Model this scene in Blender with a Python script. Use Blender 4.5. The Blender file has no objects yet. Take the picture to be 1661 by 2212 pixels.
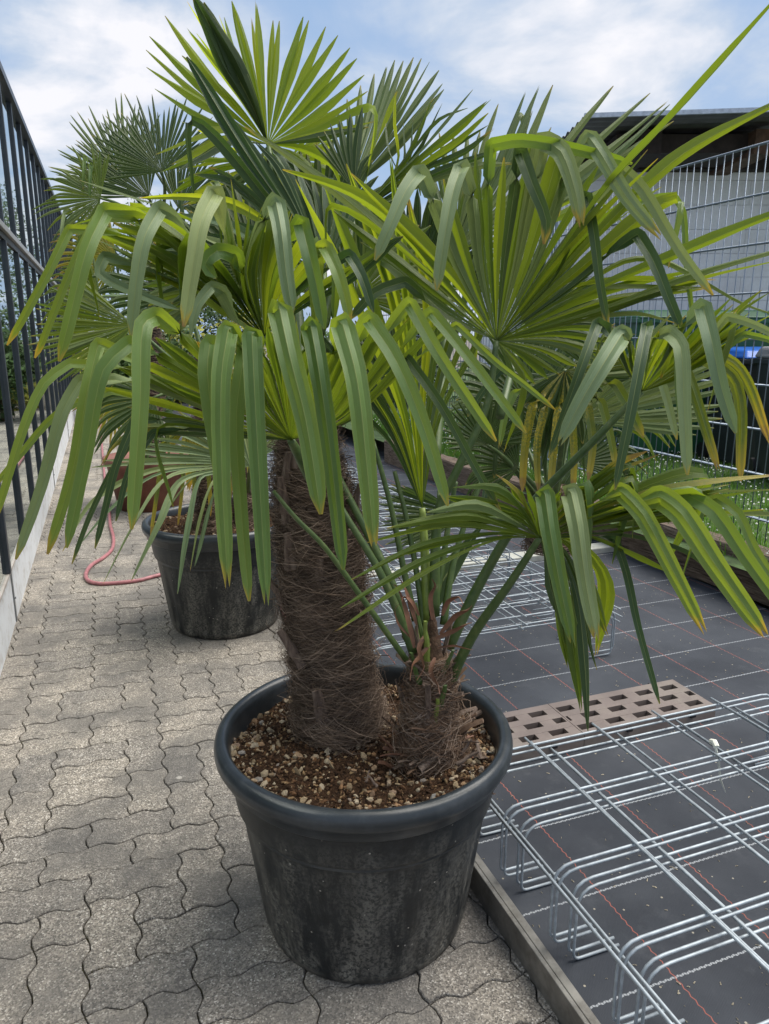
import bpy, bmesh, math, random
import numpy as np
from mathutils import Vector, Matrix, noise as mnoise
rnd = random.Random(7)
S = bpy.context.scene
COL = S.collection
R = math.radians
# ------------------------------------------------------------------ camera
cam = bpy.data.cameras.new('camera'); camo = bpy.data.objects.new('camera', cam); COL.objects.link(camo)
PITCH, YAW, CH = R(13.631), R(20.498), 1.5
camo.location = (0, 0, CH); camo.rotation_euler = (math.pi/2 - PITCH, 0, -YAW)
cam.sensor_fit = 'HORIZONTAL'; cam.sensor_width = 36; cam.lens = 36*1600/1661; cam.clip_end = 2000; cam.clip_start = .02
S.camera = camo
S.render.resolution_x, S.render.resolution_y = 769, 1024
# ------------------------------------------------------------------ light
SUN_EL, SUN_AZ = R(62), R(92)          # azimuth from +Y towards +X
S.view_settings.view_transform = 'Standard'; S.view_settings.look = 'None'
S.view_settings.gamma = 1; S.view_settings.use_curve_mapping = False; S.view_settings.exposure = 1.3
sun = bpy.data.lights.new('sun', 'SUN'); sun.energy = 2.2; sun.angle = R(50); sun.color = (1, .95, .86)
suno = bpy.data.objects.new('sun', sun); COL.objects.link(suno)
sd = Vector((math.sin(SUN_AZ)*math.cos(SUN_EL), math.cos(SUN_AZ)*math.cos(SUN_EL), math.sin(SUN_EL)))
suno.rotation_euler = sd.to_track_quat('Z', 'Y').to_euler()
W = bpy.data.worlds.new('World'); S.world = W; W.use_nodes = True
def sky():
    nt = W.node_tree; N = nt.nodes; L = nt.links; N.clear()
    out = N.new('ShaderNodeOutputWorld'); bg = N.new('ShaderNodeBackground'); bg.inputs[1].default_value = .1
    sk = N.new('ShaderNodeTexSky'); sk.sky_type = 'NISHITA'; sk.sun_disc = False
    sk.sun_elevation = SUN_EL; sk.sun_rotation = SUN_AZ; sk.air_density = 1.3; sk.dust_density = 1.5
    tc = N.new('ShaderNodeTexCoord'); sp = N.new('ShaderNodeSeparateXYZ'); L.new(tc.outputs['Generated'], sp.inputs[0])
    def math_(op, a, b=None):
        m = N.new('ShaderNodeMath'); m.operation = op
        for i, v in enumerate((a, b)):
            if v is None: continue
            if isinstance(v, (int, float)): m.inputs[i].default_value = v
            else: L.new(v, m.inputs[i])
        return m.outputs[0]
    z = math_('ADD', math_('MAXIMUM', sp.outputs[2], 0.0), .22)
    cx = math_('DIVIDE', sp.outputs[0], z); cy = math_('DIVIDE', sp.outputs[1], z)
    cb = N.new('ShaderNodeCombineXYZ'); L.new(cx, cb.inputs[0]); L.new(cy, cb.inputs[1])
    def noise(sc, det, dist, off):
        mp = N.new('ShaderNodeMapping'); mp.inputs['Location'].default_value = off; L.new(cb.outputs[0], mp.inputs[0])
        n = N.new('ShaderNodeTexNoise'); n.inputs['Scale'].default_value = sc; n.inputs['Detail'].default_value = det
        n.inputs['Distortion'].default_value = dist; n.inputs['Roughness'].default_value = .55; L.new(mp.outputs[0], n.inputs[0]); return n.outputs[0]
    def ramp(f, st):
        r = N.new('ShaderNodeValToRGB'); e = r.color_ramp.elements
        while len(e) < len(st): e.new(.5)
        for k, (p, c) in enumerate(st): e[k].position = p; e[k].color = (*c, 1)
        L.new(f, r.inputs[0]); return r.outputs[0]
    big = noise(1.15, 7, .6, (3.1, 1.7, 0)); fine = noise(3.2, 6, .3, (0, 5, 0))
    f = math_('ADD', math_('MULTIPLY', big, .72), math_('MULTIPLY', fine, .28))
    mask = ramp(f, [(.40, (.45,)*3), (.56, (1,)*3)])
    cc = ramp(f, [(.40, (1.45, 2.0, 2.9)), (.47, (1.8, 2.3, 3.15)), (.53, (2.5, 2.85, 3.4)), (.61, (3.9, 3.9, 4.1))])
    mx = N.new('ShaderNodeMixRGB'); L.new(mask, mx.inputs[0]); 
    g = N.new('ShaderNodeMixRGB'); g.blend_type = 'MIX'; g.inputs[0].default_value = .8; L.new(sk.outputs[0], g.inputs[1]); g.inputs[2].default_value = (1.25, 1.9, 3.0, 1)
    L.new(g.outputs[0], mx.inputs[1]); L.new(cc, mx.inputs[2])
    L.new(mx.outputs[0], bg.inputs[0]); L.new(bg.outputs[0], out.inputs[0])
sky()
# ------------------------------------------------------------------ helpers
fw = Vector((math.sin(YAW)*math.cos(PITCH), math.cos(YAW)*math.cos(PITCH), -math.sin(PITCH)))
rt = Vector((math.cos(YAW), -math.sin(YAW), 0)); upv = rt.cross(fw)
CAMP = Vector((0, 0, CH))
def at(px, py, d):                       # reading of the photograph (1661 px wide) -> point at distance d in front of the viewpoint
    return CAMP + (fw*1600 + rt*(px-830.5) + upv*(1106-py))*(d/1600)
def link(o): COL.objects.link(o); return o
def mesh_obj(name, verts, faces, mat=None, parent=None, smooth=False, uvs=None):
    me = bpy.data.meshes.new(name); me.from_pydata([tuple(v) for v in verts], [], faces)
    if mat: me.materials.append(mat)
    if smooth: me.polygons.foreach_set('use_smooth', [True]*len(me.polygons))
    if uvs is not None:
        ul = me.uv_layers.new(name='UVMap'); vi = np.empty(len(me.loops), dtype=np.int32); me.loops.foreach_get('vertex_index', vi)
        ul.data.foreach_set('uv', np.asarray(uvs, dtype=np.float32)[vi].ravel())
    o = link(bpy.data.objects.new(name, me)); o.parent = parent
    return o
def inst(name, me, parent=None, loc=(0,0,0), rot=(0,0,0), scale=(1,1,1)):
    o = link(bpy.data.objects.new(name, me)); o.parent = parent; o.location = loc; o.rotation_euler = rot; o.scale = scale; return o
def tag(o, label=None, cat=None, group=None, kind=None):
    if label: o['label'] = label
    if cat: o['category'] = cat
    if group: o['group'] = group
    if kind: o['kind'] = kind
    return o
def empty(name, loc=(0,0,0), rz=0):
    o = link(bpy.data.objects.new(name, None)); o.location = loc; o.rotation_euler = (0,0,rz); o.empty_display_size = .1; return o
class MB:
    def __init__(s): s.v = []; s.f = []
    def box(s, x0, x1, y0, y1, z0, z1, M=None):
        b = len(s.v); P = [Vector((x, y, z)) for z in (z0, z1) for y in (y0, y1) for x in (x0, x1)]
        if M: P = [M @ p for p in P]
        s.v += P; s.f += [tuple(b+i for i in q) for q in ((0,2,3,1),(4,5,7,6),(0,1,5,4),(2,6,7,3),(0,4,6,2),(1,3,7,5))]; return s
    def tube(s, pts, r, n=6, caps=True):
        pts = [Vector(p) for p in pts]; b = len(s.v); m = len(pts)
        rr = r if isinstance(r, (list, tuple)) else [r]*m
        T = []
        for i in range(m):
            t = pts[min(i+1, m-1)] - pts[max(i-1, 0)]
            T.append(t.normalized() if t.length > 1e-9 else Vector((0,0,1)))
        a = Vector((0,0,1)) if abs(T[0].z) < .9 else Vector((1,0,0))
        N = (a - T[0]*a.dot(T[0])).normalized()
        for i in range(m):
            N = (N - T[i]*N.dot(T[i])).normalized(); B = T[i].cross(N)
            for k in range(n):
                th = 2*math.pi*k/n; s.v.append(pts[i] + (N*math.cos(th) + B*math.sin(th))*rr[i])
        for i in range(m-1):
            for k in range(n):
                k2 = (k+1) % n; s.f.append((b+i*n+k, b+i*n+k2, b+(i+1)*n+k2, b+(i+1)*n+k))
        if caps: s.f.append(tuple(b+k for k in range(n))[::-1]); s.f.append(tuple(b+(m-1)*n+k for k in range(n)))
        return s
    def lathe(s, prof, n=48, c=(0,0,0), rib=None):
        b = len(s.v); m = len(prof)
        for i, (r, z) in enumerate(prof):
            for k in range(n):
                th = 2*math.pi*k/n; q = r*(1+(rib(th, i, z) if rib else 0)); s.v.append(Vector((c[0]+q*math.cos(th), c[1]+q*math.sin(th), c[2]+z)))
        for i in range(m-1):
            for k in range(n):
                k2 = (k+1) % n; s.f.append((b+i*n+k, b+i*n+k2, b+(i+1)*n+k2, b+(i+1)*n+k))
        return s
    def build(s, name, mat, parent=None, smooth=False, bevel=0):
        o = mesh_obj(name, s.v, s.f, mat, parent, smooth)
        if bevel:
            md = o.modifiers.new('bevel', 'BEVEL'); md.width = bevel; md.segments = 2; md.limit_method = 'ANGLE'; md.angle_limit = R(40)
        return o
# ------------------------------------------------------------------ materials
def newmat(name):
    m = bpy.data.materials.new(name); m.use_nodes = True; nt = m.node_tree; nt.nodes.clear()
    return m, nt.nodes, nt.links
class NT:
    def __init__(s, name):
        s.m = bpy.data.materials.new(name); s.m.use_nodes = True; s.nt = s.m.node_tree; s.N = s.nt.nodes; s.L = s.nt.links; s.N.clear()
        s.out = s.N.new('ShaderNodeOutputMaterial')
    def n(s, t, ins={}, **kw):
        x = s.N.new('ShaderNode'+t)
        for k, v in kw.items(): setattr(x, k, v)
        for k, v in ins.items(): s.set(x.inputs[k], v)
        return x
    def set(s, sock, v):
        if isinstance(v, bpy.types.NodeSocket): s.L.new(v, sock)
        elif isinstance(v, (tuple, list)) and sock.type == 'RGBA' and len(v) == 3: sock.default_value = (*v, 1)
        else: sock.default_value = v
    def ma(s, op, a, b=0, c=None):
        x = s.n('Math', operation=op); s.set(x.inputs[0], a); s.set(x.inputs[1], b)
        if c is not None: s.set(x.inputs[2], c)
        return x.outputs[0]
    def ramp(s, f, st, interp='LINEAR'):
        r = s.n('ValToRGB'); r.color_ramp.interpolation = interp; e = r.color_ramp.elements
        while len(e) < len(st): e.new(.5)
        for k, (p, c) in enumerate(st): e[k].position = p; e[k].color = (*(c if isinstance(c, (tuple, list)) else (c,)*3), 1)
        s.set(r.inputs[0], f); return r.outputs[0]
    def mix(s, f, a, b, blend='MIX'):
        x = s.n('MixRGB', blend_type=blend); s.set(x.inputs[0], f); s.set(x.inputs[1], a); s.set(x.inputs[2], b); return x.outputs[0]
    def noise(s, vec, sc, det=4, rough=.55, dist=0):
        x = s.n('TexNoise', {'Scale': sc, 'Detail': det, 'Roughness': rough, 'Distortion': dist})
        if vec is not None: s.set(x.inputs['Vector'], vec)
        return x.outputs[0]
    def bsdf(s, col, rough=.6, metal=0, spec=.5, bump=None, bstr=.3, bdist=.01, **kw):
        p = s.n('BsdfPrincipled'); s.set(p.inputs['Base Color'], col); s.set(p.inputs['Roughness'], rough); s.set(p.inputs['Metallic'], metal)
        s.set(p.inputs['Specular IOR Level'], spec)
        for k, v in kw.items(): s.set(p.inputs[k], v)
        if bump is not None:
            b = s.n('Bump', {'Strength': bstr, 'Distance': bdist}); s.set(b.inputs['Height'], bump); s.set(p.inputs['Normal'], b.outputs[0])
        return p.outputs[0]
    def done(s, sh): s.L.new(sh, s.out.inputs[0]); return s.m
    def pos(s): return s.n('NewGeometry').outputs['Position']
    def obj(s): return s.n('TexCoord').outputs['Object']
    def rand(s): return s.n('ObjectInfo').outputs['Random']
def scalev(t, v, sc):
    m = t.n('Mapping'); t.set(m.inputs['Vector'], v); m.inputs['Scale'].default_value = sc; return m.outputs[0]
def mat_paver():
    t = NT('exposed_aggregate_concrete'); P = t.pos(); r = t.rand()
    vor = t.n('TexVoronoi', {'Vector': P, 'Scale': 260.0}); vc = t.n('SeparateColor'); t.L.new(vor.outputs['Color'], vc.inputs[0])
    spk = t.ramp(vc.outputs[0], [(0, (.12, .11, .10)), (.45, (.25, .23, .205)), (.75, (.34, .31, .27)), (.93, (.44, .41, .37)), (1, (.66, .63, .58))])
    big = t.noise(P, 3.2, 5); mid = t.noise(P, 22, 5, .65)
    c = t.mix(t.ramp(big, [(.42, 0), (.60, .7)]), spk, (.135, .13, .125), 'MIX')
    c = t.mix(.75, c, t.ramp(mid, [(.28, (.62, .62, .62)), (.7, (1.12, 1.1, 1.08))]), 'MULTIPLY')
    c = t.mix(1, c, t.ramp(r, [(0, (.86, .86, .86)), (.5, (.98, .97, .95)), (1, (1.12, 1.10, 1.06))]), 'MULTIPLY')
    lv = t.n('TexVoronoi', {'Vector': P, 'Scale': 6.5}); ld = t.ma('ADD', lv.outputs['Distance'], t.ma('MULTIPLY', t.noise(P, 60, 3), .10))
    lc = t.n('SeparateColor'); t.L.new(lv.outputs['Color'], lc.inputs[0])
    lm = t.ma('MULTIPLY', t.ramp(ld, [(.10, 1), (.13, 0)]), t.ramp(lc.outputs[0], [(.72, 0), (.74, .55)]))
    c = t.mix(lm, c, (.55, .52, .47))
    h = t.ma('ADD', vor.outputs['Distance'], t.ma('MULTIPLY', mid, 1.0))
    return t.done(t.bsdf(c, .85, spec=.25, bump=h, bstr=.6, bdist=.0025))
def mat_simple(name, col, rough=.6, metal=0, nsc=20, var=.25, bstr=.15, bdist=.003, spec=.5, dirt=None, dsc=3):
    t = NT(name); P = t.pos(); n = t.noise(P, nsc, 6, .6)
    lo = tuple(c*(1-var) for c in col); hi = tuple(min(1, c*(1+var)) for c in col)
    c = t.ramp(n, [(.3, lo), (.7, hi)])
    if dirt:
        c = t.mix(t.ramp(t.noise(P, dsc, 7, .7), [(.48, 0), (.68, .7)]), c, dirt)
    return t.done(t.bsdf(c, rough, metal, spec, bump=n, bstr=bstr, bdist=bdist))
M_paver = mat_paver()
M_bed = mat_simple('joint_sand', (.055, .042, .032), .95, nsc=60, var=.5, bstr=.5, dirt=(.05, .06, .02), dsc=9)
M_ground = mat_simple('bare_ground', (.16, .14, .12), .95, nsc=4, var=.3)
def mat_fabric():
    t = NT('woven_ground_fabric'); P = t.pos(); sp = t.n('SeparateXYZ'); t.L.new(P, sp.inputs[0]); X, Y = sp.outputs[0], sp.outputs[1]
    n1 = t.noise(P, 2.0, 6, .6); n2 = t.noise(P, 9, 6, .7)
    base = t.ramp(n1, [(.35, (.029, .033, .042)), (.65, (.054, .060, .072))])
    base = t.mix(t.ramp(n2, [(.56, 0), (.78, .55)]), base, (.085, .09, .10))
    wv = t.ma('MULTIPLY', t.ma('SINE', t.ma('MULTIPLY', X, 1600.0)), t.ma('SINE', t.ma('MULTIPLY', Y, 1000.0)))
    def line(coord, per, off, wid, amp, frq, cc):
        zz = t.ma('PINGPONG', t.ma('MULTIPLY', cc, frq), 1.0)
        c2 = t.ma('ADD', coord, t.ma('MULTIPLY', t.ma('SUBTRACT', zz, .5), amp))
        m = t.ma('PINGPONG', t.ma('SUBTRACT', c2, off - 3*per), per/2)
        return t.ma('LESS_THAN', m, wid)
    wob = t.ma('MULTIPLY', t.ma('SUBTRACT', t.noise(P, 1.6, 2), .5), .02)
    Xw = t.ma('ADD', X, wob); Yw = t.ma('ADD', Y, wob)
    red = line(Xw, .2995, 1.125, .0013, .004, 90.0, Y)
    dash = t.ma('GREATER_THAN', t.ma('SINE', t.ma('MULTIPLY', X, 900.0)), -.2)
    wht = t.ma('MULTIPLY', line(Yw, .2865, 1.088, .0026, .003, 120.0, X), t.ma('ADD', t.ma('MULTIPLY', dash, .45), .35))
    c = t.mix(wht, base, (.42, .44, .46)); c = t.mix(t.ma('MULTIPLY', red, .75), c, (.42, .12, .08))
    vo = t.n('TexVoronoi', {'Vector': P, 'Scale': 26.0}); vs = t.n('SeparateColor'); t.L.new(vo.outputs['Color'], vs.inputs[0])
    fl = t.ma('MULTIPLY', t.ma('LESS_THAN', vo.outputs['Distance'], .075), t.ma('GREATER_THAN', vs.outputs[0], .55))
    c = t.mix(t.ma('MULTIPLY', fl, .8), c, (.42, .38, .30))
    return t.done(t.bsdf(c, .72, spec=.3, bump=t.ma('ADD', t.ma('MULTIPLY', wv, .25), n2), bstr=.25, bdist=.002))
M_fabric = mat_fabric()
M_galv = mat_simple('galvanised_steel', (.36, .40, .43), .58, .35, nsc=45, var=.25, bstr=.1)
M_galv_fence = mat_simple('galvanised_fence_wire', (.20, .24, .29), .45, .6, nsc=30, var=.15)
M_edge = mat_simple('weathered_steel_edging', (.22, .21, .19), .5, .55, nsc=14, var=.35, dirt=(.11, .10, .085), dsc=18)
def mat_tray():
    return mat_simple('brown_grey_plastic', (.17, .135, .12), .55, nsc=8, var=.15, dirt=(.22, .19, .16), dsc=5)
M_tray = mat_tray()
def mat_pot():
    t = NT('black_pot_plastic'); O = t.obj(); P = scalev(t, O, (1, 1, .22)); sp = t.n('SeparateXYZ'); t.L.new(O, sp.inputs[0]); z = sp.outputs[2]
    st = t.noise(P, 13, 8, .7); fine = t.noise(O, 120, 4, .7); mid = t.noise(O, 26, 6, .7)
    low = t.ramp(z, [(0, .85), (.08, .5), (.30, .42), (.40, .28), (.44, .05), (.6, 0)])
    d = t.ma('MULTIPLY', t.ramp(st, [(.42, 0), (.60, 1)]), t.ramp(fine, [(.42, .12), (.56, 1)]))
    d = t.ma('MINIMUM', t.ma('MULTIPLY', t.ma('ADD', d, t.ramp(mid, [(.55, 0), (.8, .6)])), low), 1.0)
    c = t.mix(d, t.ramp(mid, [(.3, (.010, .012, .013)), (.7, (.021, .024, .026))]), (.25, .235, .20))
    vo = t.n('TexVoronoi', {'Vector': O, 'Scale': 55.0}); vs = t.n('SeparateColor'); t.L.new(vo.outputs['Color'], vs.inputs[0])
    c = t.mix(t.ma('MULTIPLY', t.ma('MULTIPLY', t.ma('LESS_THAN', vo.outputs['Distance'], .13), t.ma('GREATER_THAN', vs.outputs[0], .8)), t.ramp(z, [(.42, .6), (.46, .1)])), c, (.45, .42, .36))
    ro = t.ma('ADD', .42, t.ma('MULTIPLY', d, .5))
    return t.done(t.bsdf(c, ro, spec=.35, bump=mid, bstr=.25, bdist=.004))
M_pot = mat_pot()
def mat_glass():
    t = NT('greenhouse_glass'); lw = t.n('LayerWeight', {'Blend': .35})
    gl = t.n('BsdfGlossy', {'Roughness': .015, 'Color': (.86, .92, .92, 1)}); tr = t.n('BsdfTransparent', {'Color': (.52, .60, .60, 1)})
    f = t.ramp(lw.outputs['Fresnel'], [(0, .5), (.5, .88), (1, .97)])
    m = t.n('MixShader'); t.set(m.inputs[0], f); t.L.new(tr.outputs[0], m.inputs[1]); t.L.new(gl.outputs[0], m.inputs[2])
    return t.done(m.outputs[0])
M_glass = mat_glass()
M_mull = mat_simple('dark_grey_aluminium', (.032, .040, .050), .42, .2, nsc=9, var=.2)
M_gasket = mat_simple('black_rubber', (.012, .012, .013), .5)
M_sill = mat_simple('pale_metal_sill', (.46, .42, .38), .45, .3, nsc=12, var=.15, dirt=(.25, .2, .16), dsc=10)
M_rail = mat_simple('aluminium_rail', (.36, .35, .34), .4, .5, nsc=12, var=.15)
M_parapet = mat_simple('white_parapet', (.62, .64, .66), .6, nsc=5, var=.07, dirt=(.36, .33, .29), dsc=14, bstr=.25)
M_joint = mat_simple('zinc_strip', (.20, .21, .215), .45, .5)
M_hose = mat_simple('pink_hose', (.33, .13, .14), .45, nsc=30, var=.25)
M_wood = None
def mat_wood():
    t = NT('weathered_timber'); P = t.pos(); g = t.noise(scalev(t, P, (9, .8, 9)), 5, 8, .75, 1.2); g2 = t.noise(scalev(t, P, (30, 1.2, 40)), 3, 6, .7)
    c = t.ramp(g, [(.28, (.055, .042, .033)), (.45, (.17, .125, .095)), (.62, (.27, .205, .16)), (.75, (.34, .28, .23))])
    c = t.mix(t.ramp(g2, [(.38, .85), (.48, 0)]), c, (.035, .028, .022))
    return t.done(t.bsdf(c, .9, spec=.2, bump=t.ma('ADD', g, g2), bstr=.9, bdist=.01))
M_wood = mat_wood()
def mat_grassblade():
    t = NT('grass_blades'); n = t.noise(t.pos(), 3, 3)
    c = t.ramp(n, [(.3, (.05, .12, .02)), (.7, (.13, .24, .04))])
    a = t.bsdf(c, .5, spec=.3); tr = t.n('BsdfTranslucent', {'Color': (.2, .4, .05, 1)}); m = t.n('MixShader', {0: .4}); t.L.new(a, m.inputs[1]); t.L.new(tr.outputs[0], m.inputs[2])
    return t.done(m.outputs[0])
M_grass = mat_grassblade()
M_lawn = mat_simple('lawn_soil', (.06, .10, .03), .95, nsc=14, var=.5)
M_flower = mat_simple('white_petals', (.72, .72, .62), .7)
M_block = mat_simple('white_painted_block', (.86, .86, .89), .75, nsc=30, var=.05, dirt=(.66, .64, .64), dsc=1.2, bstr=.3)
M_mortar = mat_simple('mortar', (.40, .41, .44), .9)
M_roof = mat_simple('corrugated_metal', (.13, .125, .125), .5, .4, nsc=6)
M_rooftop = mat_simple('bright_metal_edge', (.42, .46, .52), .4, .4)
M_beam = mat_simple('dark_stained_timber', (.030, .020, .016), .8, nsc=12, var=.4)
M_post = mat_simple('brown_timber_post', (.10, .055, .032), .8, nsc=12, var=.4)
M_bin_dark = mat_simple('dark_bin_plastic', (.018, .022, .026), .45, nsc=5, var=.2)
M_bin_grey = mat_simple('grey_bin_plastic', (.16, .165, .175), .5, nsc=5)
M_bin_blue = mat_simple('blue_lid_plastic', (.02, .13, .52), .4, nsc=5, var=.1)
M_bin_green = mat_simple('green_container_plastic', (.02, .10, .045), .5, nsc=5, var=.2)
M_poster = mat_simple('red_poster', (.45, .03, .02), .5, nsc=4, var=.5)
M_white = mat_simple('white_print', (.75, .75, .75), .6)
# ------------------------------------------------------------------ ground and pavement
tag(mesh_obj('ground', [(-60,-20,-.075),(90,-20,-.075),(90,160,-.075),(-60,160,-.075)], [(0,1,2,3)], M_ground), 'bare earth reaching out to the horizon', kind='structure')
UX, UY, OX, OY = .1235, .1207, -.158, 1.868
pave = mesh_obj('pavement', [(-.55,.2,-.022),(.842,.2,-.022),(.842,24,-.022),(-.55,24,-.022)], [(0,1,2,3)], M_bed)
tag(pave, 'path of wavy grey concrete pavers with mossy joints', kind='structure')
def wave(n_units, horiz, rev):
    pts = []
    for u in range(n_units):
        for t_, a in ((0, 0), (.16, .8), (.36, 1.0), (.64, -1.0), (.84, -.8)):
            pts.append((u+t_, a*.0092))
    return pts
def paver_outline(w, h):
    P = []
    for s_, a in wave(w, True, 0): P.append((s_*UX, a))
    for s_, a in wave(h, False, 0): P.append((w*UX - a, s_*UY))
    for s_, a in wave(w, True, 0): P.append((w*UX - s_*UX, h*UY - a))
    for s_, a in wave(h, False, 0): P.append((a, h*UY - s_*UY))
    return [(x - w*UX/2, y - h*UY/2) for x, y in P]
def paver_mesh(w, h):
    P = paver_outline(w, h); n = len(P); W_, H_ = w*UX, h*UY
    V = []
    for ins, z in ((.0042, 0), (.0020, -.0022), (.0012, -.010), (.0012, -.05)):
        fx, fy = 1-2*ins/W_, 1-2*ins/H_
        V += [(x*fx, y*fy, z) for x, y in P]
    F = [tuple(range(n))]
    for k in range(3):
        for i in range(n): j = (i+1) % n; F.append((k*n+i, (k+1)*n+i, (k+1)*n+j, k*n+j))
    return V, F
PM = {}
for wh in ((2,1),(1,2),(1,1)):
    V, F = paver_mesh(*wh); me = bpy.data.meshes.new('paver'); me.from_pydata(V, [], F); me.materials.append(M_paver); PM[wh] = (me, V, F)
traced = {(-1,-1):(1,1),(0,-2):(1,2),(1,-1):(1,1),(2,-1):(1,2),(1,-2):(2,1),(0,-3):(2,1),(2,-3):(2,1),(-1,-3):(1,2),(-2,-3):(1,2),(0,0):(2,1),(-2,0):(2,1),
          (-1,1):(2,1),(1,1):(2,1),(-2,2):(2,1),(0,2):(2,1),(3,-2):(1,2),(3,0):(1,2),(4,-3):(1,1),(-3,-2):(1,2)}
cells = {}; tiles = []
ilo, ihi, jlo, jhi = -4, 8, -10, 118
for (i, j), wh in traced.items():
    cs = [(i+a, j+b) for a in range(wh[0]) for b in range(wh[1])]
    if any(c in cells for c in cs): continue
    for c in cs: cells[c] = 1
    tiles.append((i, j, wh))
for j in range(jlo, jhi):
    for i in range(ilo, ihi+1):
        if (i, j) in cells: continue
        q = rnd.random(); wh = (2,1) if q < .66 else ((1,2) if q < .9 else (1,1))
        if wh == (2,1) and ((i+1, j) in cells or i == ihi): wh = (1,2)
        if wh == (1,2) and ((i, j+1) in cells): wh = (1,1)
        for a in range(wh[0]):
            for b in range(wh[1]): cells[(i+a, j+b)] = 1
        tiles.append((i, j, wh))
tiles.sort(key=lambda t: math.hypot(OX+t[0]*UX, OY+t[1]*UY))
vis = [t for t in tiles if OY+t[1]*UY > .85]
SV, SF = [], []
cnt = 0
for t_ in tiles:
    i, j, wh = t_; me, V, F = PM[wh]
    c = Vector((OX+(i+wh[0]/2)*UX, OY+(j+wh[1]/2)*UY, rnd.uniform(-.0018, .0012)))
    rx, ry = rnd.gauss(0, .008), rnd.gauss(0, .008)
    if OY+j*UY > .85 and cnt < 298 and -4 < i < 8:
        inst('paver', me, pave, c, (rx, ry, rnd.gauss(0, .004))); cnt += 1
    else:
        b = len(SV); SV += [(x+c.x, y+c.y, z+c.z+x*rx*-1+y*rx) for x, y, z in V]; SF += [tuple(b+k for k in f) for f in F]
so = mesh_obj('distant_pavers', SV, SF, M_paver, pave); so['kind'] = 'stuff'
M_moss = mat_simple('joint_moss', (.07, .062, .025), .95, nsc=6, var=.6)
V, F = [], []; r = random.Random(8)
for _ in range(5200):
    y_ = .9 + 5.2*r.random()**1.4; x_ = r.uniform(-.5, .83); t_ = rnd.random
    i, j = math.floor((x_-OX)/UX), math.floor((y_-OY)/UY); a = r.random(); wv_ = .0092*math.sin(2*math.pi*a)
    if mnoise.noise(Vector((x_*2.2, y_*1.6, 1))) < -.05: continue
    if r.random() < .5: p = (OX+(i+a)*UX, OY+j*UY + wv_)
    else: p = (OX+i*UX - wv_, OY+(j+a)*UY)
    s_ = r.uniform(.0012, .0034); b = len(V); z_ = -.010
    V += [(p[0]-s_, p[1], z_), (p[0], p[1]-s_, z_), (p[0]+s_, p[1], z_), (p[0], p[1]+s_, z_), (p[0]+r.uniform(-.001,.001), p[1], z_+s_*1.2+r.uniform(.004,.009))]
    F += [(b, b+1, b+4), (b+1, b+2, b+4), (b+2, b+3, b+4), (b+3, b, b+4)]
o = mesh_obj('joint_moss', V, F, M_moss, pave); o['kind'] = 'stuff'
# ------------------------------------------------------------------ ground fabric, kerb, bar
fab = mesh_obj('ground_fabric', [(.866,-.3,.05),(3.25,-.3,.05),(3.25,24,.05),(.866,24,.05)], [(0,1,2,3)], M_fabric)
tag(fab, 'black woven ground fabric with red and white marker threads', kind='structure')
k = MB(); k.box(.838, .850, -.2, 22, -.05, .082); k.box(.8505, .872, -.2, 22, .072, .0815); k.box(.8505, .864, -.2, 22, -.05, .0715)
tag(k.build('edging_strip', M_edge, bevel=.002), 'weathered steel edging strip between the path and the black ground fabric', 'edging')
b = MB(); b.box(.88, 3.2, 3.98, 4.10, .03, .088)
M_bar = mat_simple('pale_concrete', (.42, .42, .37), .8, nsc=9, var=.12, dirt=(.25,.24,.2), dsc=8)
tag(b.build('concrete_sill', M_bar, bevel=.006), 'pale flat concrete bar lying across the ground fabric behind the wire cages', 'kerb')
V, F = [], []; r = random.Random(12)
for _ in range(1500):
    x_, y_ = r.uniform(.88, 3.2), .9 + 5*r.random()**1.5; a = r.uniform(0, 3.14); l_, w_ = r.uniform(.001, .006), r.uniform(.0006, .0018); b = len(V)
    u = Vector((math.cos(a), math.sin(a), 0)); v_ = Vector((-u.y, u.x, 0)); c = Vector((x_, y_, .0515))
    V += [c-u*l_-v_*w_, c+u*l_-v_*w_*.5, c+u*l_*.8+v_*w_, c-u*l_+v_*w_, c+Vector((0,0,.0022))]; F += [(b, b+1, b+4), (b+1, b+2, b+4), (b+2, b+3, b+4), (b+3, b, b+4)]
o = mesh_obj('chaff', V, F, mat_simple('pale_chaff', (.38, .33, .24), .9, nsc=3, var=.5), fab); o['kind'] = 'stuff'
# ------------------------------------------------------------------ greenhouse
gh = empty('greenhouse', (-.55, 4.17, 0)); tag(gh, 'greenhouse wall of dark grey glazing bars over a white parapet on the left', 'greenhouse')
def gpart(name, mb, mat, bevel=0):
    o = mb.build(name, mat, None, bevel=bevel); o.parent = gh; o.matrix_parent_inverse = Matrix.Translation(-gh.location); return o
XW = -.545
ys = [-.3, 2.03, 4.17, 7.9, 11.6, 15.3, 19, 24]
for a, b_ in zip(ys, ys[1:]):
    m = MB(); m.box(XW-.10, XW, a+.006, b_-.006, -.08, .283); gpart('parapet_panel', m, M_parapet, .004)
for y in ys[1:-1]:
    m = MB(); m.box(XW-.002, XW+.006, y-.016, y+.016, -.02, .272); gpart('joint_strip', m, M_joint)
    m = MB()
    for z in (.13,): m.tube([(XW+.005, y, z), (XW+.013, y, z)], .006, 8)
    gpart('screw', m, M_joint)
m = MB(); m.box(XW-.11, XW+.012, -.3, 24, .2835, .300); gpart('sill', m, M_sill, .003)
def ztop(y): return 3.34 + (y-6.8)*.040
m = MB(); m.box(XW-.03, XW+.035, -.3, 24, 2.135, 2.175); gpart('rail', m, M_rail, .003)
m = MB(); m.box(XW-.035, XW+.012, -.3, 24, 2.09, 2.1345); gpart('rail_gasket', m, M_gasket)
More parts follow.
